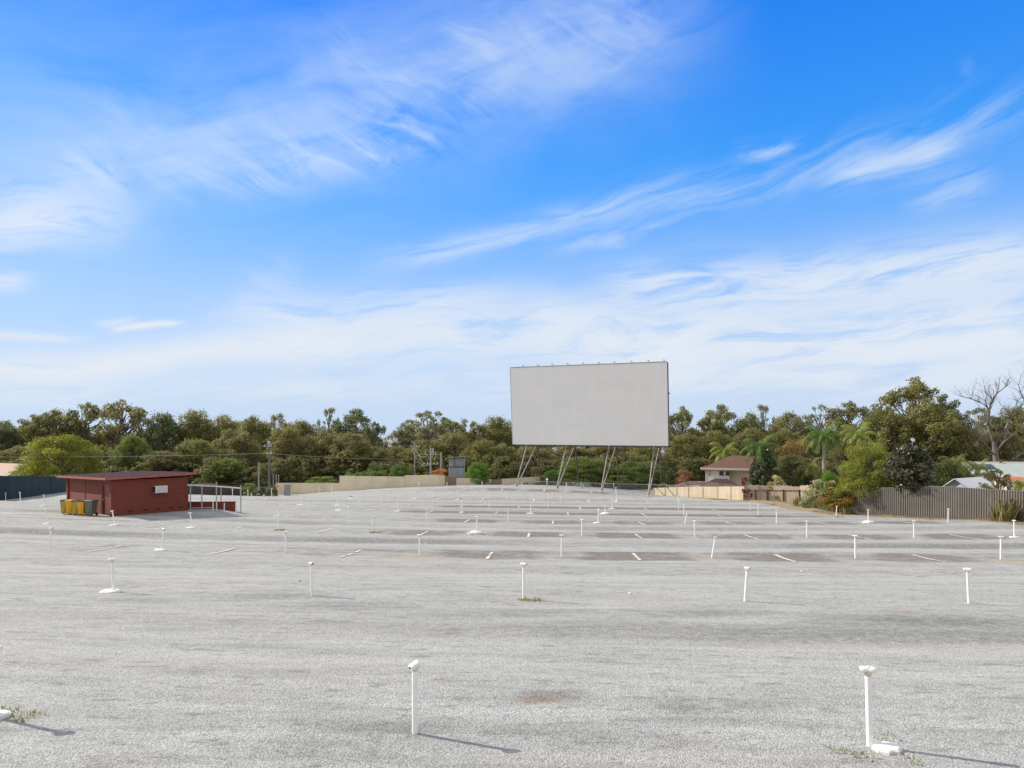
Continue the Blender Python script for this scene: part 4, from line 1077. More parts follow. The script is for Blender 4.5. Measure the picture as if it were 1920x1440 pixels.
for (px, Y, bm_, lm, rz, lab) in (
    (121.5, 49.0, 'bin_yellow_d', 'lid_dark', .1, 'faded olive-yellow wheelie bin with dark lid, end nearest blue fence'),
    (132.5, 48.85, 'bin_yellow_b', 'lid_yellow', -.1, 'bright yellow wheelie bin with yellow lid against the shed'),
    (142.5, 48.35, 'bin_yellow_d', 'lid_dark', .05, 'faded yellow wheelie bin with dark lid between two bright yellow bins'),
    (154.0, 48.1, 'bin_yellow_b', 'lid_dark', .0, 'bright yellow wheelie bin with dark lid beside the grey bin'),
    (171.0, 47.9, 'bin_green', 'lid_grey', -.35, 'grey-green wheelie bin nearest the shed door')):
    X = xat(px, Y); z = CZ - (964 - HOR) * 48.4 / F
    o = thing('wheelie_bin', lab, 'wheelie bin', (X, Y, gz(X, Y) ), R(8) + rz, 'wheelie bins lined up at the end of the shed')
    sc_ = 1.0 if px < 160 else 1.06
    o.scale = (.78 if px < 160 else 1.1, .9, sc_)
    part('bin_body', bb, MAT[bm_], o, .012); part('lid', bl, MAT[lm], o, .01)
    for s in (-1, 1):
        wv = part('wheel', bw, MAT['rubber'], o); wv.location = (s * .2, .27, .1)

# steel pipe frame and low brick wall right of the shed
def pipe_frame():
    Y0 = 51.5; X0 = xat(357, Y0); z0 = CZ - 141 * Y0 / F
    o = thing('pipe_frame', 'open steel pipe frame with white top rail beside the brick shed', 'pipe frame', (X0, Y0, z0))
    def P(px, py, Y): return Vector((xat(px, Y) - X0, Y - Y0, zat(py, Y) - z0))
    for px, t, b, Y in ((357, 907, 956, 51.5), (378.5, 908, 957, 51.6), (405.8, 904, 957, 51.8), (451.6, 910, 958, 52), (414.3, 912, 946, 56)):
        m = MB(); m.tube([P(px, b, Y) - Vector((0, 0, .2)), P(px, t, Y)], .045, 8); part('upright', m, MAT['galv'], o)
    for a in (((351, 909.5, 51.4), (405.8, 912, 51.75), 'rail_white', .05), ((405.8, 912, 51.75), (451.6, 915.5, 52), 'rail_white', .05), ((357, 908, 51.5), (405, 908, 51.8), 'galv', .02), ((357, 952.5, 51.4), (400, 952, 51.4), 'galv', .03)):
        m = MB(); m.tube([P(*a[0]), P(*a[1])], a[3], 8); part('rail', m, MAT[a[2]], o)
    for px, t, b in ((399.5, 941, 957), (420.5, 943, 957.5), (442.5, 945, 957.5)):
        m = MB(); m.tube([P(px, b, 51.3) - Vector((0, 0, .2)), P(px, t, 51.3)], .045, 8); part('short_post', m, MAT['rail_white'], o)
    Yw = 52.6; b = MB()
    p0 = Vector((xat(353, Yw), Yw, 0)); p1 = Vector((xat(441, Yw + .3), Yw + .3, 0)); c = (p0 + p1) / 2; d = p1 - p0
    zt = zat(942, Yw); zb_ = zat(962, Yw)
    b.box((0, 0, (zt - zb_) / 2), (d.length, .22, zt - zb_))
    w = thing('low_brick_wall', 'low red brick wall behind the steel pipe frame', 'wall', (c.x, c.y, zb_), math.atan2(d.y, d.x))
    part('brickwork', b, MAT['brick'], w, uv=True)
    cp = MB(); cp.box((0, 0, zt - zb_ + .025), (d.length + .04, .27, .05)); part('coping', cp, MAT['red_paint'], w)
pipe_frame()

# ------------------------------------------------------------------ fences
def ribbed(p0, p1, zb0, zb1, zt0, zt1, pitch, depth, origin):
    p0 = Vector((p0[0], p0[1], 0)); p1 = Vector((p1[0], p1[1], 0)); d = p1 - p0; L = d.length; d.normalize(); n = Vector((d.y, -d.x, 0))
    prof = []; a = 0
    while a < L - 1e-6:
        for (fa, fd) in ((0, 0), (.42, 0), (.5, 1), (.92, 1)):
            if a + fa * pitch <= L: prof.append((a + fa * pitch, fd * depth))
        a += pitch
    prof.append((L, 0))
    mb = MB(); vs = []
    for (a, e) in prof:
        t = a / L; q = p0 + d * a + n * e - origin
        vs += [(q.x, q.y, zb0 + (zb1 - zb0) * t - origin.z), (q.x, q.y, zt0 + (zt1 - zt0) * t - origin.z)]
    k = len(prof)
    mb.add(vs, [(2 * i, 2 * i + 2, 2 * i + 3, 2 * i + 1) for i in range(k - 1)])
    return mb

def sheet_fence(name, label, pts, mat, pitch, depth, post_mat, bay, cap=True, post_w=.06, under=.25, gate=None):
    """pts: (px, Y, top py, bottom py or None)"""
    P = [(xat(px, Y), Y, zat(tp, Y), (zat(bp, Y) if bp else gz(xat(px, Y), Y))) for px, Y, tp, bp in pts]
    org = Vector((P[0][0], P[0][1], P[0][3]))
    o = thing(name, label, 'fence', org)
    for a, b in zip(P[:-1], P[1:]):
        L = math.hypot(b[0] - a[0], b[1] - a[1]); nb = max(1, round(L / bay))
        step = abs(a[2] - b[2]) < 0
        for i in range(nb):
            t0, t1 = i / nb, (i + 1) / nb
            A = [a[k] + (b[k] - a[k]) * t0 for k in range(4)]; B = [a[k] + (b[k] - a[k]) * t1 for k in range(4)]
            mb = ribbed(A, B, A[3] - under, B[3] - under, A[2], B[2], pitch, depth, org)
            part('fence_panel', mb, MAT[mat], o)
            ps = MB(); ps.box((A[0] - org.x, A[1] - org.y - .02, (A[2] + A[3] - under) / 2 - org.z + .01), (post_w, .07, A[2] - A[3] + under + .02)); part('fence_post', ps, MAT[post_mat], o)
            if cap:
                r = MB(); r.tube([Vector(A[:3]) - org, Vector(B[:3]) - org], .03, 6); part('top_rail', r, MAT[post_mat], o)
    return o
sheet_fence('sheet_fence', 'dark blue-green ribbed steel fence at the left edge', [(-90,80,888,None),(16,88,893,None),(60,90,892,None),(130,93,895,None)], 'blue_sheet', .24, .045, 'blue_sheet', 2.6)
sheet_fence('sheet_fence', 'low tan fence section right of the power poles', [(519,98,906,None),(637,96,906.5,None)], 'tan_sheet', .25, .02, 'tan_sheet', 2.6)
# tall tan fence in steps
def stepped(name, label, secs, mat, pitch=.25, depth=.02):
    org = None; o = None
    for (px0, Y0, px1, Y1, tp, m) in secs:
        A = (xat(px0, Y0), Y0); B = (xat(px1, Y1), Y1); zt = zat(tp, (Y0 + Y1) / 2); za, zb_ = gz(*A), gz(*B)
        if o is None:
            org = Vector((A[0], A[1], za)); o = thing(name, label, 'fence', org)
        part('fence_panel', ribbed(A, B, za - .5, zb_ - .5, zt, zt, pitch, depth, org), MAT[m], o)
        ps = MB(); ps.box((A[0] - org.x, A[1] - org.y - .02, (zt + za - .5) / 2 - org.z), (.06, .06, zt - za + .52)); part('fence_post', ps, MAT[m], o)
        r = MB(); r.tube([Vector((*A, zt)) - org, Vector((*B, zt)) - org], .03, 6); part('top_rail', r, MAT[m], o)
    return o
stepped('sheet_fence', 'tall tan steel fence stepping along behind the far posts', [(637,95.5,667,95.5,892.5,'tan_sheet'),(667,95.5,697,95.5,893,'tan_sheet'),(697,95.5,728,95.5,893.5,'tan_sheet'),(728,95.5,759,95.5,894,'tan_sheet'),(759,95.5,790,95.5,891.5,'tan_sheet'),(790,95.5,822,95.5,891,'tan_sheet'),(822,95.5,834,97,891.5,'tan_sheet')], 'tan_sheet')
stepped('metal_gate', 'brown sheet gate between the tan fence sections', [(833,97.5,844,97.8,895,'brown_sheet'),(844,97.8,856,98,895,'brown_sheet')], 'brown_sheet')['category'] = 'gate'
stepped('sheet_fence', 'tan-grey fence running from brown gate to behind screen legs', [(856,98,884,98.5,897,'tan_sheet'),(884,98.5,911,99,897.5,'tan_sheet'),(911,99,922,99.3,899,'tan_sheet'),(922,99.3,941,100,899.5,'brown_sheet'),(941,100,975,102,897.5,'tan_sheet'),(975,102,1010,104,895,'tan_sheet'),(1010,104,1042,106,893,'tan_sheet')], 'tan_sheet')
sheet_fence('panel_fence', 'cream panel fence below the cream house', [(1225,89,915,None),(1290,86,912.5,None),(1345,83.5,912.5,None),(1395,81,912,None)], 'cream_sheet', 1.9, .014, 'cream_sheet', 1.9, cap=False)
sheet_fence('sheet_fence', 'grey-brown ribbed steel fence along the right side', [(1590,64.5,918,None),(1640,62,916,None),(1745,57,911.5,None),(1800,54.5,914,None),(1860,52,918,None),(1925,49.5,921.5,None),(2060,44,928,None)], 'grey_sheet', .20, .05, 'grey_sheet', 2.4)

def timber_fence():
    pts = [(1395, 80.6, 911), (1440, 79.2, 911), (1500, 76.5, 911), (1548, 72, 913), (1592, 65.5, 917)]
    P = [Vector((xat(px, Y), Y, zat(tp, Y))) for px, Y, tp in pts]
    o = thing('timber_fence', 'weathered timber paling fence with dark posts', 'fence', (P[0].x, P[0].y, gz(P[0].x, P[0].y)))
    org = Vector(o.location); q = random.Random(5)
    for a, b in zip(P[:-1], P[1:]):
        d = b - a; d.z = 0; L = d.length; d.normalize(); n = Vector((d.y, -d.x, 0)); nb = max(1, round(L / 1.75))
        for i in range(nb):
            mb = MB(); l = L / nb; k = int(l / .13)
            for j in range(k):
                s = (i + (j + .5) / k) * l; t = s / L; p = a + d * s; g = gz(p.x, p.y)
                zt = a.z + (b.z - a.z) * t + q.uniform(-.05, .05) + .09 * math.sin(s * 1.2)
                mb.box(Vector((p.x, p.y, (zt + g) / 2 - .05)) - org, (.12, .02, zt - g + .1), math.atan2(d.y, d.x) + q.uniform(-.03, .03))
            part('paling_panel', mb, MAT['timber'], o)
            p = a + d * (i * l) + n * .09; g = gz(p.x, p.y); zt = a.z + (b.z - a.z) * (i / nb)
            ps = MB(); ps.box(Vector((p.x, p.y, (g + zt) / 2 - .25)) - org, (.11, .11, zt - g - .3), math.atan2(d.y, d.x)); part('fence_post', ps, MAT['timber_dark'], o)
            r = MB(); p2 = a + d * ((i + 1) * l) + n * .06; p1 = a + d * (i * l) + n * .06
            zr = lambda pp, t: a.z + (b.z - a.z) * t - .52
            r.tube([Vector((p1.x, p1.y, zr(p1, i / nb))) - org, Vector((p2.x, p2.y, zr(p2, (i + 1) / nb))) - org], .035, 4); part('rail', r, MAT['timber_dark'], o)
timber_fence()

def chain_link():
    pts = [(985, 99.5, 902), (1026, 98.5, 903), (1090, 97.5, 905), (1151, 96, 907), (1216, 94.5, 908.5), (1250, 93.5, 909.5), (1282, 92, 910.5), (1395, 83, 913.5)]
    P = [Vector((xat(px, Y), Y, zat(tp, Y))) for px, Y, tp in pts]
    org = Vector((P[0].x, P[0].y, gz(P[0].x, P[0].y))); o = thing('chain_link_fence', 'low galvanised chain-link fence below the cinema screen', 'fence', org)
    extra = {0: .05, 1: .12, 2: .06, 3: .09, 4: .06, 5: .06, 6: .10, 7: .05}
    for i, p in enumerate(P):
        g = gz(p.x, p.y); m = MB(); m.tube([Vector((p.x, p.y, g - .3)) - org, Vector((p.x, p.y, p.z + .12)) - org], extra[i], 8); part('fence_post', m, MAT['galv'], o)
    for a, b in zip(P[:-1], P[1:]):
        r = MB(); r.tube([a - org, b - org], .035, 6); part('top_rail', r, MAT['galv'], o)
        ga, gb = gz(a.x, a.y) - .3, gz(b.x, b.y) - .3; L = (b - a).length; h = (a.z - ga + b.z - gb) / 2; pit = .11; k = int((L + h) / pit); mb = MB()
        for j in range(k):
            for sg in (1, -1):
                s0 = j * pit - h if sg > 0 else j * pit; s1 = s0 + h * sg; z0, z1 = 0., 1.
                c0, c1 = min(max(s0, 0), L), min(max(s1, 0), L)
                if abs(c0 - c1) < .02: continue
                f0 = (c0 - s0) / (s1 - s0); f1 = (c1 - s0) / (s1 - s0)
                q0 = a.lerp(b, c0 / L); q1 = a.lerp(b, c1 / L)
                q0.z = (ga + (gb - ga) * c0 / L) * (1 - f0) + q0.z * f0; q1.z = (ga + (gb - ga) * c1 / L) * (1 - f1) + q1.z * f1
                mb.tube([q0 - org, q1 - org], .006, 3, cap=False)
        part('wire_netting', mb, MAT['mesh_wire'], o)
chain_link()

# posts with white globes near the chain-link
for (px, Y, ty, lab) in ((1026, 97.6, 899, 'white globe on a thick grey post at the chain-link fence'), (1075, 104, 906, 'small white globe lamp behind the chain-link, between parked cars')):
    X = xat(px, Y); g = gz(X, Y); zt = zat(ty, Y)
    o = thing('globe_lamp', lab, 'lamp post', (X, Y, g)); m = MB(); m.tube([(0, 0, -.2), (0, 0, zt - g - .1)], .10, 8); part('post', m, MAT['galv'], o)
    m = MB(); m.lathe([(.05, -.17), (.13, -.1), (.18, 0), (.14, .1), (.06, .16)], (0, 0, zt - g), 12); part('lamp_globe', m, MAT['globe'], o)

# ------------------------------------------------------------------ vehicles and bits behind the chain-link
def car(name, label, px, Y, topy, L, W, H, rz, paint, ute=False):
    X = xat(px, Y); zb = zat(topy, Y) - H; zb = min(zb, gz(X, Y) + .05) if False else zb
    o = thing(name, label, 'car', (X, Y, zb), rz)
    def prism(prof, w0, w1):
        m = MB(); n = len(prof); vs = [(x, -w0 if z < .85 else -w1, z) for x, z in prof] + [(x, w0 if z < .85 else w1, z) for x, z in prof]
        m.add(vs, [tuple(range(n)), tuple(reversed(range(n, 2 * n)))] + [(i, i + n, (i + 1) % n + n, (i + 1) % n) for i in range(n)]); return m
    h = L / 2; w = W / 2
    body = [(-h, .35), (-h + .05, .75), (-h + .9, .84), (h - .5, .84), (h - .03, .75), (h, .38), (h - .2, .25), (-h + .2, .25)]
    part('car_body', prism(body, w, w), MAT[paint], o, .05)
    roof = H
    if ute: cab = [(-h + 1.0, .845), (-h + 1.75, roof), (-h + 2.8, roof), (-h + 3.0, .845)]
    else: cab = [(-h + .9, .845), (-h + 1.6, roof), (h - 1.3, roof), (h - .6, .845)]
    part('cabin', prism(cab, w - .06, w - .2), MAT[paint], o, .04)
    gl = MB(); a, b, c, d = cab
    for s in (-1, 1):
        gl.quad((a[0] + .25, s * (w - .065), .9), (d[0] - .2, s * (w - .065), .9), (c[0] - .05, s * (w - .185), roof - .09), (b[0] + .1, s * (w - .185), roof - .09))
    gl.quad((a[0] - .005 + .08, -w + .2, .93), (a[0] + .075, w - .2, .93), (b[0] - .03, w - .3, roof - .07), (b[0] - .03, -w + .3, roof - .07))
    gl.quad((d[0] - .03, -w + .2, .93), (d[0] - .03, w - .2, .93), (c[0] + .03, w - .3, roof - .07), (c[0] + .03, -w + .3, roof - .07))
    part('window', gl, MAT['car_glass'], o)
    for sx in (-1, 1):
        for sy in (-1, 1):
            m = MB(); m.tube([(sx * (h - .8), sy * (w - .18), .31), (sx * (h - .8), sy * (w + .01), .31)], .31, 16); part('wheel', m, MAT['rubber'], o)
    return o
car('parked_car', 'teal ute with pale windscreen parked behind the chain-link', 984, 103, 904.5, 4.6, 1.75, 1.55, R(-25), 'car_teal', True)
car('parked_car', 'pale blue car parked in shade behind the chain-link', 1092, 103, 906, 4.3, 1.7, 1.42, R(-60), 'car_pale')
X = xat(1012, 104); tl = thing('covered_trailer', 'dark blue tarp covered trailer right of the teal ute', 'trailer', (X, 104, zat(905, 104) - 1.6), R(-8))
m = MB(); m.add([(-1.3, -.9, .4), (1.3, -.9, .4), (1.3, .9, .4), (-1.3, .9, .4), (-1.25, -.85, 1.5), (1.2, -.85, 1.45), (1.2, .85, 1.45), (-1.25, .85, 1.5), (-1.1, 0, 1.62), (1.1, 0, 1.58)],
      [(3, 2, 1, 0), (0, 1, 5, 4), (1, 2, 6, 9, 5), (2, 3, 7, 6), (3, 0, 4, 8, 7), (4, 5, 9, 8), (8, 9, 6, 7)]); part('tarp', m, MAT['navy'], tl, .04)
for s in (-1, 1):
    m = MB(); m.tube([(0, s * .8, .3), (0, s * 1.0, .3)], .3, 14); part('wheel', m, MAT['rubber'], tl)

def leaning_sheet():
    Y = 95; X = xat(539, Y); z = gz(X, Y)
    o = thing('iron_sheet', 'grey iron sheet leaning on the low tan fence', 'iron sheet', (X, Y, z))
    t = Matrix.Rotation(R(-14), 3, 'X')
    m = MB(); m.box((-.1, .25, .75), (.85, .03, 1.5), .1, t); part('sheet', m, MAT['sheet_iron'], o)
    m = MB(); m.box((.33, .3, .55), (.2, .04, 1.1), .3, t); part('rusty_strip', m, MAT['rust'], o)
leaning_sheet()
Y = 97; X = xat(514, Y); zz = gz(X, Y)
o = thing('sandstone_block', 'orange sandstone block at the end of the low tan fence', 'block', (X, Y, zz))
m = MB(); m.box((0, 0, .5), (.55, .5, 1.05), .3); m.box((.2, .05, 1.15), (.7, .45, .35), .1); part('masonry', m, MAT['sandstone'], o, .06)

stepped('slatted_fence', 'low dark slatted fence seen through the steel pipe frame', [(338,91,368,91,908.5,'blue_sheet'),(368,91,398,91.2,909,'slat'),(398,91.2,428,91.5,909.5,'slat'),(428,91.5,456,92,910,'slat')], 'slat', .9, .03)

# grey clad hut
def hut():
    Y = 106; X = xat(856, Y); z = gz(X, Y)
    o = thing('hut', 'weathered grey clad hut behind the tan fence', 'hut', (X, Y, z), R(6))
    h1 = zat(876, Y) - z; h2 = zat(858, Y) - z
    m = MB(); m.box((0, 0, h1 / 2), (2.3, 2.0, h1)); part('lower_wall', m, MAT['grey_clad'], o)
    m = MB(); m.box((-.0, .2, (h1 + .12 + h2) / 2), (2.2, 1.6, h2 - h1 - .12)); part('upper_wall', m, MAT['grey_clad'], o)
    m = MB(); m.box((0, -.03, h1 + .06), (2.35, 1.95, .11)); m.box((-.25, -.62, (h1 + h2) / 2 + .1), (.06, .05, h2 - h1 - .2)); part('dark_band', m, MAT['dark'], o)
    m = MB(); m.box((.15, 0, h2 + .05), (2.7, 2.2, .09), 0, Matrix.Rotation(R(-3), 3, 'Y')); part('roof', m, MAT['steel_dark'], o)
    m = MB(); m.tube([(1.2, -.9, -.1), (1.2, -.9, h2)], .06, 6); part('corner_post', m, MAT['galv'], o)
hut()

# ------------------------------------------------------------------ power poles and lines
def pole(label, px, Y, topy, r, mat, arms, lean=0):
    X = xat(px, Y); g = gz(X, Y); h = zat(topy, Y) - g
    o = thing('power_pole', label, 'power pole', (X, Y, g)); m = MB(); m.tube([(0, 0, -.3), (lean, 0, h)], [r * 1.15, r * .85], 10); part('pole_shaft', m, MAT[mat], o)
    for (py, x0, x1) in arms:
        z = zat(py, Y) - g; m = MB(); m.box(((x0 + x1) / 2, -.1, z), (x1 - x0, .1, .1)); a = part('cross_arm', m, MAT['galv'], o)
        for x in (x0 + .06, (x0 + x1) / 2 + .2, x1 - .06):
            i = MB(); i.lathe([(.05, 0), (.07, .05), (.045, .1), (.07, .15), (.03, .22)], (x, -.1, z + .05), 8); part('insulator', i, MAT['globe'], a)
    return o
p1 = pole('thick greenish power pole behind the steel pipe frame', 505, 102, 834, .17, 'pole_dark', [(837, -.75, .35), (851, -.35, .35)])
m = MB(); m.lathe([(.1, -.3), (.17, -.2), (.17, .3), (.1, .4)], (.05, -.25, zat(832, 102) - p1.location.z), 10); part('pole_transformer', m, MAT['galv'], p1)
pole('thin pale post left of the thick power pole', 485, 98, 866, .11, 'pole_wood', [])
for px, lab in ((512.5, 'thin steel post nearest the thick power pole'), (518, 'thin steel post, middle of three by the sandstone block'), (522.5, 'thin steel post nearest the low tan fence')):
    Y = 100; X = xat(px, Y); g = gz(X, Y); o = thing('steel_post', lab, 'post', (X, Y, g), 0, 'three thin steel posts by the sandstone block'); m = MB(); m.tube([(0, 0, -.2), (0, 0, zat(891, Y) - g)], .05, 6); part('post_shaft', m, MAT['galv'], o)
    m = MB(); m.lathe([(.05, 0), (.06, .02), (.03, .06)], (0, 0, zat(891, Y) - g), 8); part('post_cap', m, MAT['galv'], o)
p2 = pole('slim power pole below the skyline gap', 777.5, 108, 828, .09, 'pole_wood', [(838, -.6, .8)])
p3 = pole('double-armed power pole behind the tan fence', 807.5, 104, 840, .12, 'galv', [(852, -.8, .8), (870, -.5, 1.1)])
m = MB(); m.box((.35, -.12, zat(845, 104) - p3.location.z), (.3, .25, .7)); m.tube([(.75, -.1, zat(853, 104) - p3.location.z), (.78, -.1, zat(846, 104) - p3.location.z)], .05, 6); part('switch_box', m, MAT['galv'], p3)
pole('short stout timber pole left of the grey clad hut', 827.5, 104, 848, .16, 'pole_wood', [])

def wire(label, a, b, sag, group='power lines', r=.022):
    m = MB(); A = Vector(a); B = Vector(b); pts = []
    for i in range(17):
        t = i / 16; p = A.lerp(B, t); p.z -= sag * 4 * t * (1 - t); pts.append(p - A)
    m.tube(pts, r, 4); o = link('power_line', m.mesh('power_line', MAT['wire']), None, A); tag(o, label, 'power line', group)
wire('power line from the left edge to the thick power pole', at(-120, 856, 100), at(505, 850, 102), .25, r=.028)
wire('power line from thick power pole towards the slim pole', at(505, 850, 102), at(777.5, 861, 107.8), .25, r=.026)
wire('drooping line between slim pole and double-armed pole, upper', at(776, 838, 108), at(802, 852, 104), .9)
wire('drooping line between slim pole and double-armed pole, middle', at(779, 838, 108), at(804, 870, 104), .9)
wire('drooping line between slim pole and double-armed pole, lowest', at(772, 838, 108), at(806, 870, 104), 1.3)

# ------------------------------------------------------------------ houses
def hip(mb, x0, x1, y0, y1, z, h, ridge_in):
    """hip roof with the ridge along x"""
    ym = (y0 + y1) / 2
    v = [(x0, y0, z), (x1, y0, z), (x1, y1, z), (x0, y1, z), (x0 + ridge_in, ym, z + h), (x1 - ridge_in, ym, z + h)]
    mb.add(v, [(0, 1, 5, 4), (1, 2, 5), (2, 3, 4, 5), (3, 0, 4), (3, 2, 1, 0)])

def house():
    Y = 93; al = R(35); Cx = xat(1368, Y); z0 = gz(Cx, Y) - .3
    ze = zat(880, Y) - z0
    o = thing('house', 'cream two storey house with brown tiled hip roof', 'house', (Cx, Y, z0), 0)
    # near corner at px 1368; one face to the left (sunlit), one to the right
    Lx, Ly = 3.6, 3.4
    rz = R(-28)
    o.rotation_euler = (0, 0, rz)
    w = MB(); w.box((-1.6, 2.6, ze / 2), (3.2, 5.2, ze)); w.box((2.4, 3.4, ze / 2), (4.8, 4.4, ze)); part('wall', w, MAT['cream_wall'], o)
    rf = MB(); hip(rf, -3.7, 5.4, -.55, 6.4, ze + .12, 1.65, 3.4)
    roof = part('roof', rf, MAT['roof_brown'], o, uv=True)
    g = MB(); g.box((.85, -.57, ze + .05), (9.2, .1, .26)); g.box((-3.72, 2.9, ze + .05), (.1, 7.0, .26)); g.box((5.42, 2.9, ze + .05), (.1, 7.0, .26)); part('gutter', g, MAT['gutter_cream'], roof)
    for (x, y, a) in ((-1.1, -.012, 0), (-.25, -.012, 0)):
        m = MB(); m.box((x, y, ze - .55), (.5, .04, .62)); part('window', m, MAT['glass'], o)
    m = MB(); m.box((-2.6, -.02, ze / 2), (.06, .05, ze)); m.box((-.75, -.02, ze / 2), (.05, .05, ze)); m.box((-3.0, -.02, ze / 2), (.04, .05, ze)); part('downpipe', m, MAT['steel_dark'], o)
    m = MB(); m.box((-1.55, -.04, ze - 1.5), (2.6, .06, .9)); part('balcony_board', m, MAT['white_paint'], o)
house()
def low_roof(label, px, Y, eave, ridge, L, Dp, rz, mat, wallmat='cream_wall'):
    X = xat(px, Y); z0 = gz(X, Y); ze = zat(eave, Y) - z0; h = zat(ridge, Y) - zat(eave, Y)
    o = thing('outbuilding', label, 'outbuilding', (X, Y, z0), rz)
    m = MB(); m.box((0, 0, ze / 2 - .2), (L - .6, Dp - .6, ze + .3)); part('wall', m, MAT[wallmat], o)
    r = MB(); hip(r, -L / 2, L / 2, -Dp / 2, Dp / 2, ze - .06, h, min(L * .35, Dp * .5)); rf = part('roof', r, MAT[mat], o, uv=True)
    g = MB(); g.box((0, -Dp / 2 - .04, ze - .1), (L, .08, .14)); part('gutter', g, MAT['gutter_cream'], rf)
    return o
low_roof('brown roofed carport in front of the cream house', 1352, 87.5, 912, 896.5, 5.0, 4.2, R(-12), 'roof_dark')
lr = low_roof('low brown roofed outbuilding left of the cream house', 1305, 93, 911, 901, 5.6, 4.0, R(-10), 'roof_dark')
for x in (.3, 1.2):
    m = MB(); m.lathe([(.03, 0), (.03, .3), (.2, .34), (.2, .38)], (x, -1.3, zat(907, 93) - lr.location.z), 8); part('roof_vent', m, MAT['white_sheet'], lr)

def gable(name, label, cat, px, Y, eave, ridge, Wd, L, rz, roofmat, wallmat, over=.25):
    X = xat(px, Y); z0 = gz(X, Y); ze = zat(eave, Y) - z0; zr = zat(ridge, Y) - z0
    o = thing(name, label, cat, (X, Y, z0), rz)
    h = Wd / 2; m = MB()
    v = [(-h, 0, -.3), (h, 0, -.3), (h, 0, ze), (0, 0, zr), (-h, 0, ze)]; v += [(x, L, z) for x, y, z in v]
    m.add(v, [(0, 1, 2, 3, 4), (9, 8, 7, 6, 5), (0, 5, 6, 1), (1, 6, 7, 2), (4, 9, 5, 0)]); part('wall', m, MAT[wallmat], o)
    r = MB(); t = .07; s = (zr - ze) / h
    for sg in (-1, 1):
        a = [(0, -over, zr + .03), (sg * (h + .25), -over, ze - .25 * s + .03), (sg * (h + .25), L + over, ze - .25 * s + .03), (0, L + over, zr + .03)]
        b = [(x, y, z + t) for x, y, z in a]; r.add(a + b, [(0, 1, 2, 3), (7, 6, 5, 4), (0, 4, 5, 1), (1, 5, 6, 2), (2, 6, 7, 3), (3, 7, 4, 0)])
    part('roof', r, MAT[roofmat], o, uv=True)
    tr = MB()
    for sg in (-1, 1): tr.tube([(0, -over - .02, zr + .06), (sg * (h + .25), -over - .02, ze - .25 * s + .06)], .06, 4)
    part('barge_board', tr, MAT['galv'], o)
    return o
gable('garden_shed', 'pale grey gabled shed with white roof behind grey fence', 'shed', 1793, 62, 918, 899, 2.4, 4.6, R(-58), 'white_sheet', 'pale_grey_board')
gable('house', 'house with pink tiled roof and white gable behind blue fence', 'house', 47, 108, 890, 871, 5.0, 14.0, R(62), 'pink_tile', 'white_paint')
low_roof('low pale roofed building right of the pink tiled house', 122, 106, 893, 888.5, 5.0, 4.0, R(4), 'white_sheet', 'pink_tile')
def green_house():
    Y = 76; X = xat(1895, Y); z0 = gz(X, Y); o = thing('house', 'house with wide pale green sheet roof and solar panels', 'house', (X, Y, z0), R(-6))
    ze = zat(897, Y) - z0; zr = zat(871, Y) - z0
    m = MB(); m.box((.6, 2.6, ze / 2 - .2), (6.4, 4.6, ze)); part('wall', m, MAT['cream_wall'], o)
    m = MB(); v = [(-3.4, 0, ze), (4.4, 0, ze), (4.4, 3.4, zr), (-3.4, 3.4, zr), (-3.4, 6.4, ze), (4.4, 6.4, ze)]
    vt = [(x, y, z + .08) for x, y, z in v]; m.add(vt, [(0, 1, 2, 3), (3, 2, 5, 4)]); m.add(v, [(3, 2, 1, 0), (4, 5, 2, 3)]); m.add([v[0], v[1], vt[1], vt[0]], [(0, 1, 2, 3)]); m.add([v[0], vt[0], vt[3], v[3]], [(0, 1, 2, 3)])
    rf = part('roof', m, MAT['green_roof'], o)
    s = (zr - ze) / 3.4
    for i in range(4):
        p = MB(); x = -2.45 + i * .58; y = 2.35; p.box((x, y, ze + s * y + .16), (.52, 1.1, .04), 0, Matrix.Rotation(math.atan(s), 3, 'X')); part('solar_panel', p, MAT['solar'], rf)
    f = MB(); f.tube([(-3.4, 3.4, zr + .1), (4.4, 3.4, zr + .1)], .07, 6); part('ridge_cap', f, MAT['white_sheet'], rf)
    t = MB(); t.tube([(-.9, 1.0, ze + s), (-.9, 1.0, ze + s + .5)], .03, 5); t.lathe([(.05, 0), (.12, .05), (.12, .2), (.02, .25)], (.8, 3.3, zr + .08), 8); part('roof_vent', t, MAT['steel_dark'], rf)
green_house()
low_roof('orange tiled roof edge below the pale green roof', 1902, 66, 898.5, 892.5, 3.2, 2.6, R(-4), 'orange_tile')
def dish(label, px, py, Y):
    X = xat(px, Y); g = gz(X, Y); z = zat(py, Y) - g
    o = thing('satellite_dish', label, 'dish', (X, Y, g), R(-20)); m = MB(); m.tube([(0, .1, -.2), (0, .1, z)], .04, 6); part('mast', m, MAT['galv'], o)
    d = MB(); d.lathe([(.03, -.02), (.2, 0), (.36, .06), (.44, .11), (.43, .12), (.34, .075), (.2, .03), (.02, .01)], n=18); d.tube([(0, -.3, .05), (0, -.05, .3)], .015, 5); d.box((0, -.03, .32), (.08, .08, .1)); k = part('reflector', d, MAT['white_paint'], o); k.location = (0, 0, z); k.rotation_euler = (R(62), 0, R(25)); k.scale = (.55, .55, .55)
dish('white dish above the magnolia', 1711, 825, 76)

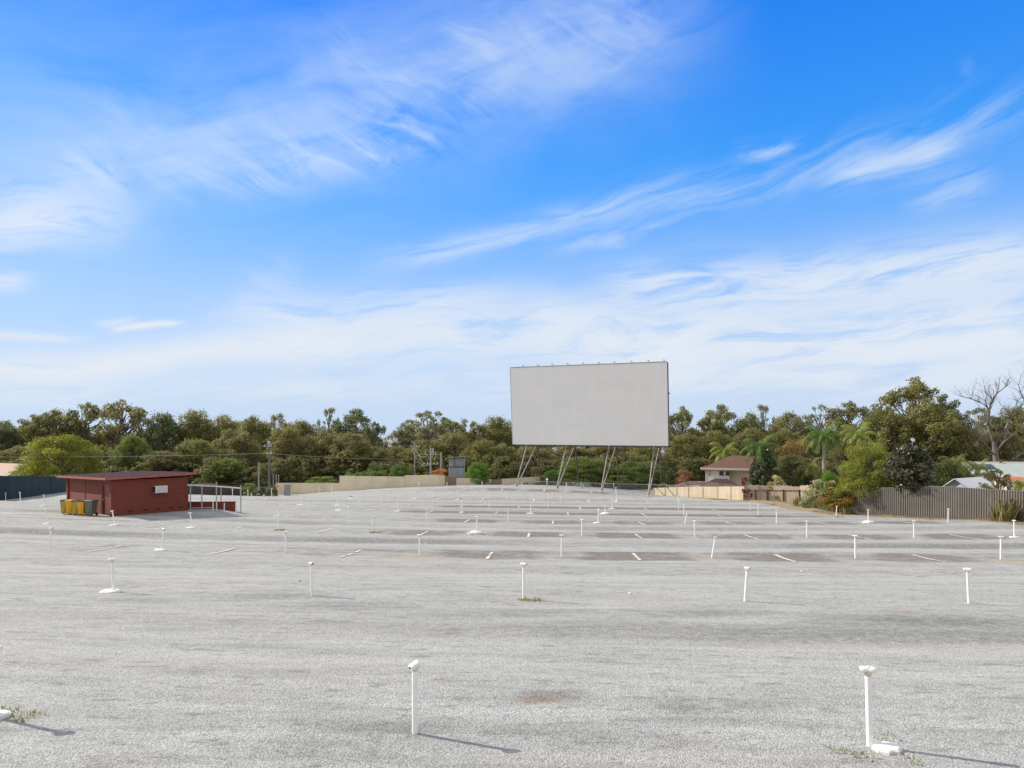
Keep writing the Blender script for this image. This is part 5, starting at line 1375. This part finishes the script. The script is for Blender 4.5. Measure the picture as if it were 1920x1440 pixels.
# distant white buildings on the plain
for (px, py, w, h, Y, lab) in ((741, 822, 12, 5, 1100, 'far white building in the skyline gap, upper'), (732, 829, 9, 4, 700, 'far white building in the skyline gap, lower'), (752, 827, 9, 3, 900, 'far white building at the right of the skyline gap')):
    X = xat(px, Y); W = w * Y / F; Hh = h * Y / F; zt = zat(py, Y); g = gz(X, Y)
    o = thing('distant_building', lab, 'building', (X, Y, g)); m = MB(); m.box((0, 0, (zt - g) / 2), (W, W * .7, zt - g)); part('wall', m, MAT['far_white'], o)
    m = MB(); m.box((0, 0, zt - g + .3), (W * 1.06, W * .76, .6)); part('roof', m, MAT['white_sheet'], o)

# ------------------------------------------------------------------ grass, weeds
def tufts(name, label, spots, col, mat='grass', kind=None, cat=None):
    Q = []; T = []; H = []; q = random.Random(len(spots) * 3 + 1)
    c0 = Vector(spots[0][:3])
    for (x, y, z, n, r, h) in spots:
        for _ in range(n):
            a = q.uniform(0, 6.283); d = r * q.random() ** .6; b = Vector((x + d * math.cos(a), y + d * math.sin(a), 0))
            b.z = (gz(b.x, b.y) if mat != 'x' else z) - .01
            l = h * q.uniform(.5, 1.15); t = b + Vector((q.uniform(-.4, .4) * l, q.uniform(-.4, .4) * l, l)); w = Vector((math.cos(a + 1.3), math.sin(a + 1.3), 0)) * max(.008, h * .035)
            mid = b.lerp(t, .55) + Vector((0, 0, .06 * l))
            Q.append([b - w, b + w, mid + w * .8, mid - w * .8]); Q.append([mid - w * .8, mid + w * .8, t + w * .1, t - w * .1])
            v = q.random(); g = q.random(); T += [v, v]; H += [g, g]
    me = quads_mesh(name, np.array([[tuple(v - c0) for v in r] for r in Q]), np.array(T), np.array(H), MAT[mat])
    o = link(name, me, None, c0); o.color = (*col, 1)
    return tag(o, label, cat, kind=kind)
x, y, z = hit(1880, 974)
tufts('grass_clump', 'tall dry grass clump against the right grey fence', [(xat(1880, 50.2), 50.2, 0, 420, .75, 1.0), (xat(1890, 50.3), 50.3, 0, 120, .5, 1.7)], (.15, .15, .055), cat='grass clump')
sp = []
q = random.Random(8)
for i in range(70):
    px = 1490 + q.uniform(0, 100); Y = np.interp(px, [1490, 1592], [76.2, 65]) - q.uniform(.3, 2.0); sp.append((xat(px, Y), Y, 0, 34, .55, q.uniform(.35, 1.1)))
tufts('weeds', 'tangled weeds along the foot of the timber fence', sp, (.16, .165, .07), kind='stuff')
sp = []
for i in range(240):
    Y = q.uniform(44, 66); fx = np.interp(Y, [20, 49.5, 57, 64, 70], [42, 36.6, 34.4, 31.2, 30.0]); sp.append((fx - q.uniform(.15, 2.3), Y, 0, 14, .4, q.uniform(.05, .18)))
tufts('dry_grass', 'dry straw grass verge along the right grey fence', sp, (.27, .19, .09), kind='stuff')
sp = []
for i, (x, y, z, look, r) in enumerate(weeds):
    q = random.Random(i + 40)
    if look == 'plate':
        for (dx, dy, n) in ((-.35, -.22, 60), (-.2, -.3, 50), (-.5, -.1, 40), (.2, .3, 30), (.4, .22, 30), (.28, -.42, 40), (-.15, .28, 20)): sp.append((x + dx, y + dy, z, n, .16, .032))
    else:
        for _ in range(7): sp.append((x + q.uniform(-.1, .5), y + q.uniform(-.25, .2), z, 24, .16, .10 if r > 2 else .07))
tufts('weeds', 'small green weeds around the feet of a few posts', sp, (.24, .25, .07), kind='stuff')

# small litter on the gravel
def stone(px, py, r, mat, label, cat, name='stone'):
    x, y, z = hit(px, py); m = MB(); q = random.Random(int(px))
    m.lathe([(r * .5, -.01), (r, r * .2), (r * .8, r * .5), (r * .2, r * .65)], n=9, sx=1.3, sm=False, rz=q.uniform(0, 3)); o = link(name, m.mesh(name, MAT[mat]), None, (x, y, z)); tag(o, label, cat)
stone(1181, 1113, .05, 'white_paint', 'white scrap on the gravel between two second-row posts', 'litter', 'paper_scrap')
stone(1504, 1072, .06, 'rust', 'rust-brown lump on the gravel behind second row', 'stone')
stone(562, 1090, .04, 'dark', 'small dark lump on gravel left of second-row post', 'stone')
stone(658, 931.3, .16, 'dark', 'dark lump beside leaning post near tan fence', 'stone')

# ------------------------------------------------------------------ light, sky, camera
EL, AZ = R(33), math.atan2(-.928, .371)
sd = Vector((math.sin(AZ) * math.cos(EL), math.cos(AZ) * math.cos(EL), math.sin(EL)))
sun = bpy.data.lights.new('sun', 'SUN'); sun.energy = 4.7; sun.angle = R(.5); sun.color = (1, .925, .81)
so = bpy.data.objects.new('sun', sun); C.objects.link(so); so.rotation_euler = sd.to_track_quat('Z', 'Y').to_euler(); so.location = (-40, 20, 60)

def sky():
    w = bpy.data.worlds.new('World'); scene.world = w; w.use_nodes = True; t = w.node_tree
    bg = t.nodes['Background']; bg.inputs['Strength'].default_value = .1
    tc = t.nodes.new('ShaderNodeTexCoord'); D = tc.outputs['Generated']
    sk = t.nodes.new('ShaderNodeTexSky'); sk.sky_type = 'NISHITA'; sk.sun_disc = False; sk.sun_elevation = EL; sk.sun_rotation = AZ
    sk.air_density = 1.0; sk.dust_density = .3; sk.ozone_density = 3.0; sk.altitude = 50
    hs = t.nodes.new('ShaderNodeHueSaturation'); hs.inputs['Saturation'].default_value = 1.35; hs.inputs['Value'].default_value = 1.0; t.links.new(sk.outputs[0], hs.inputs['Color'])
    base = mixc(t, 1.0, hs.outputs[0], (1.1, 1.55, 2.15), 'MULTIPLY')
    s = t.nodes.new('ShaderNodeSeparateXYZ'); t.links.new(D, s.inputs[0]); RAMP = None; x, y, z = s.outputs
    az = M(t, 'ARCTAN2', x, y); el = M(t, 'ARCSINE', z)
    deep = mixc(t, sstep(t, el, .03, .30), (2.1, 5.2, 8.7), (.55, 3.45, 8.6)); deep = mixc(t, sstep(t, el, .26, .62), deep, (.15, 1.95, 8.2))
    base = mixc(t, .72, base, deep)
    cmb = t.nodes.new('ShaderNodeCombineXYZ'); t.links.new(az, cmb.inputs[0]); t.links.new(el, cmb.inputs[1]); AE = cmb.outputs[0]
    warp = t.nodes.new('ShaderNodeTexNoise'); warp.inputs['Scale'].default_value = 5; warp.inputs['Detail'].default_value = 3; t.links.new(AE, warp.inputs['Vector'])
    sub = t.nodes.new('ShaderNodeVectorMath'); sub.operation = 'SUBTRACT'; t.links.new(warp.outputs['Color'], sub.inputs[0]); sub.inputs[1].default_value = (.5, .5, .5)
    scl = t.nodes.new('ShaderNodeVectorMath'); scl.operation = 'SCALE'; t.links.new(sub.outputs[0], scl.inputs[0]); scl.inputs['Scale'].default_value = .05
    add = t.nodes.new('ShaderNodeVectorMath'); add.operation = 'ADD'; t.links.new(AE, add.inputs[0]); t.links.new(scl.outputs[0], add.inputs[1]); WAE = add.outputs[0]
    def ae(px, py):
        a = math.atan((px - 960) / F); return a, math.atan((HOR - py) / F * math.cos(a))
    total = None
    def acc(f):
        nonlocal total
        if total is None: total = f
        else: total = M(t, 'SUBTRACT', M(t, 'ADD', total, f), M(t, 'MULTIPLY', total, f))
    def fibres(ang, sx, sy, det=7, rough=.58, dist=.5):
        mp = t.nodes.new('ShaderNodeMapping'); mp.vector_type = 'TEXTURE'; mp.inputs['Rotation'].default_value = (0, 0, R(ang)); t.links.new(WAE, mp.inputs['Vector'])
        return noise(t, mapping(t, mp.outputs[0], (sx, sy, 1)), 1, det, rough, dist)
    FA = fibres(14, 6, 36, 9, .62, .9); FB = fibres(-24, 8, 28, 9, .64, .8); FC = fibres(5, 6, 36, 9, .64, .7); FD = fibres(14, 4, 13, 8, .58, .6)
    FM = M(t, 'ADD', M(t, 'MULTIPLY', FB, .6), M(t, 'MULTIPLY', FD, .4))
    def band(p0, p1, w, amt, nz, lo=.35, hi=.7, soft=.2, w2=None):
        a0 = ae(*p0); a1 = ae(*p1); ang = math.atan2(a1[1] - a0[1], a1[0] - a0[0]); L = math.hypot(a1[0] - a0[0], a1[1] - a0[1])
        mp = t.nodes.new('ShaderNodeMapping'); mp.vector_type = 'TEXTURE'; mp.inputs['Location'].default_value = (a0[0], a0[1], 0); mp.inputs['Rotation'].default_value = (0, 0, ang); t.links.new(WAE, mp.inputs['Vector'])
        sp = t.nodes.new('ShaderNodeSeparateXYZ'); t.links.new(mp.outputs[0], sp.inputs[0]); u, v = sp.outputs[0], sp.outputs[1]
        ww = w / F; up = (w2 or w) / F
        d = M(t, 'ADD', M(t, 'DIVIDE', M(t, 'MAXIMUM', v, 0), up), M(t, 'DIVIDE', M(t, 'MAXIMUM', M(t, 'MULTIPLY', v, -1), 0), ww))
        g = M(t, 'EXPONENT', M(t, 'MULTIPLY', M(t, 'MULTIPLY', d, d), -1))
        ends = M(t, 'MULTIPLY', sstep(t, u, -soft * L * .5, soft * L), M(t, 'SUBTRACT', 1, sstep(t, u, L * (1 - soft), L * (1 + soft * .5))))
        acc(M(t, 'MULTIPLY', M(t, 'MULTIPLY', g, ends), M(t, 'MULTIPLY', sstep(t, nz, lo, hi), amt), clamp=True))
    # broad veil sweeping from lower left to the top
    band((-160, 300), (1350, -30), 115, .52, FD, .1, .8, .12, 170)
    band((150, 350), (960, 175), 46, .40, FM, .34, .66, .2, 90)
    band((380, 350), (860, 235), 36, .36, FB, .38, .66, .3, 50)
    band((-150, 430), (260, 402), 40, .95, FC, .28, .56, .5, 62)
    band((100, 300), (270, 365), 24, .5, FB, .36, .62, .35)
    band((-60, 520), (60, 515), 20, .7, FC, .3, .6, .4)
    band((600, 45), (800, 190), 26, .34, FB, .38, .65, .35)
    band((830, 20), (930, 120), 20, .34, FB, .38, .65, .35)
    band((850, 120), (1290, -10), 60, .34, FM, .38, .62, .3)
    # streaks across the right half
    band((700, 500), (1250, 350), 22, .55, FA, .28, .6, .25)
    band((1150, 395), (2000, 190), 30, .33, FA, .34, .68, .15, 44)
    band((1380, 278), (1500, 262), 14, .5, FA, .36, .6, .4)
    band((1560, 345), (1800, 275), 22, .65, FA, .34, .6, .3)
    band((1030, 460), (1290, 425), 18, .42, FA, .34, .62, .3)
    band((1700, 385), (1860, 335), 24, .4, FA, .38, .64, .35)
    band((1795, 150), (1828, 130), 11, .14, FB, .3, .6, .5)
    # lower cloud sheets
    band((1130, 545), (2050, 475), 44, .85, FC, .30, .58, .15)
    band((380, 600), (2050, 570), 50, .45, FC, .32, .62, .1)
    band((440, 560), (560, 500), 34, .38, FM, .38, .64, .4)
    band((195, 608), (340, 602), 5, 1.0, FD, .0, .2, .2)
    band((165, 596), (250, 594), 6, .55, FD, .1, .4, .35)
    band((-60, 622), (150, 614), 8, .7, FC, .3, .55, .35)
    band((-120, 684), (660, 636), 36, .9, FC, .16, .5, .15, 30)
    band((-100, 735), (760, 725), 26, .5, FC, .3, .6, .2)
    band((700, 720), (1300, 700), 40, .45, FC, .3, .62, .25)
    band((1150, 705), (2050, 690), 46, .6, FC, .3, .6, .15)
    band((400, 585), (1000, 556), 26, .5, FC, .3, .6, .25)
    band((500, 640), (1150, 600), 50, .75, FC, .22, .56, .2)
    band((1000, 640), (2050, 610), 60, .85, FC, .27, .57, .12)
    # white-blue horizon
    e0 = M(t, 'SUBTRACT', 1, sstep(t, M(t, 'ABSOLUTE', el), .02, .40)); base = mixc(t, M(t, 'MULTIPLY', e0, .84), base, (5.3, 6.1, 7.6))
    away = sstep(t, M(t, 'ABSOLUTE', az), .70, .95); hi_ = sstep(t, el, .56, .75)
    acc(M(t, 'MULTIPLY', M(t, 'ADD', .78, M(t, 'MULTIPLY', sstep(t, FD, .35, .65), .2)), M(t, 'MAXIMUM', away, hi_)))  # unseen cloud overhead and behind camera, added to whiten and lift fill light
    lowc = mixc(t, sstep(t, el, .02, .5), (7.0, 7.4, 7.9), (5.8, 6.95, 8.4))
    lowc = mixc(t, M(t, 'MAXIMUM', away, hi_), lowc, (7.3, 7.25, 7.15))
    c = mixc(t, M(t, 'MINIMUM', total, .96), base, lowc)
    t.links.new(c, bg.inputs['Color'])
sky()

cam = bpy.data.cameras.new('camera'); co = bpy.data.objects.new('camera', cam); C.objects.link(co)
co.location = (0, 0, CZ); co.rotation_euler = (R(90), 0, 0)
cam.sensor_width = 36; cam.lens = F * 36 / 1920; cam.shift_y = (HOR - 720) / 1920; cam.clip_end = 30000; cam.clip_start = .1
scene.camera = co
vs = scene.view_settings; vs.view_transform = 'Standard'; vs.look = 'None'; vs.exposure = 0.2; vs.gamma = 1
scene.render.engine = 'CYCLES'
scene.cycles.max_bounces = 4; scene.cycles.diffuse_bounces = 3; scene.cycles.transparent_max_bounces = 8; scene.cycles.use_denoising = True
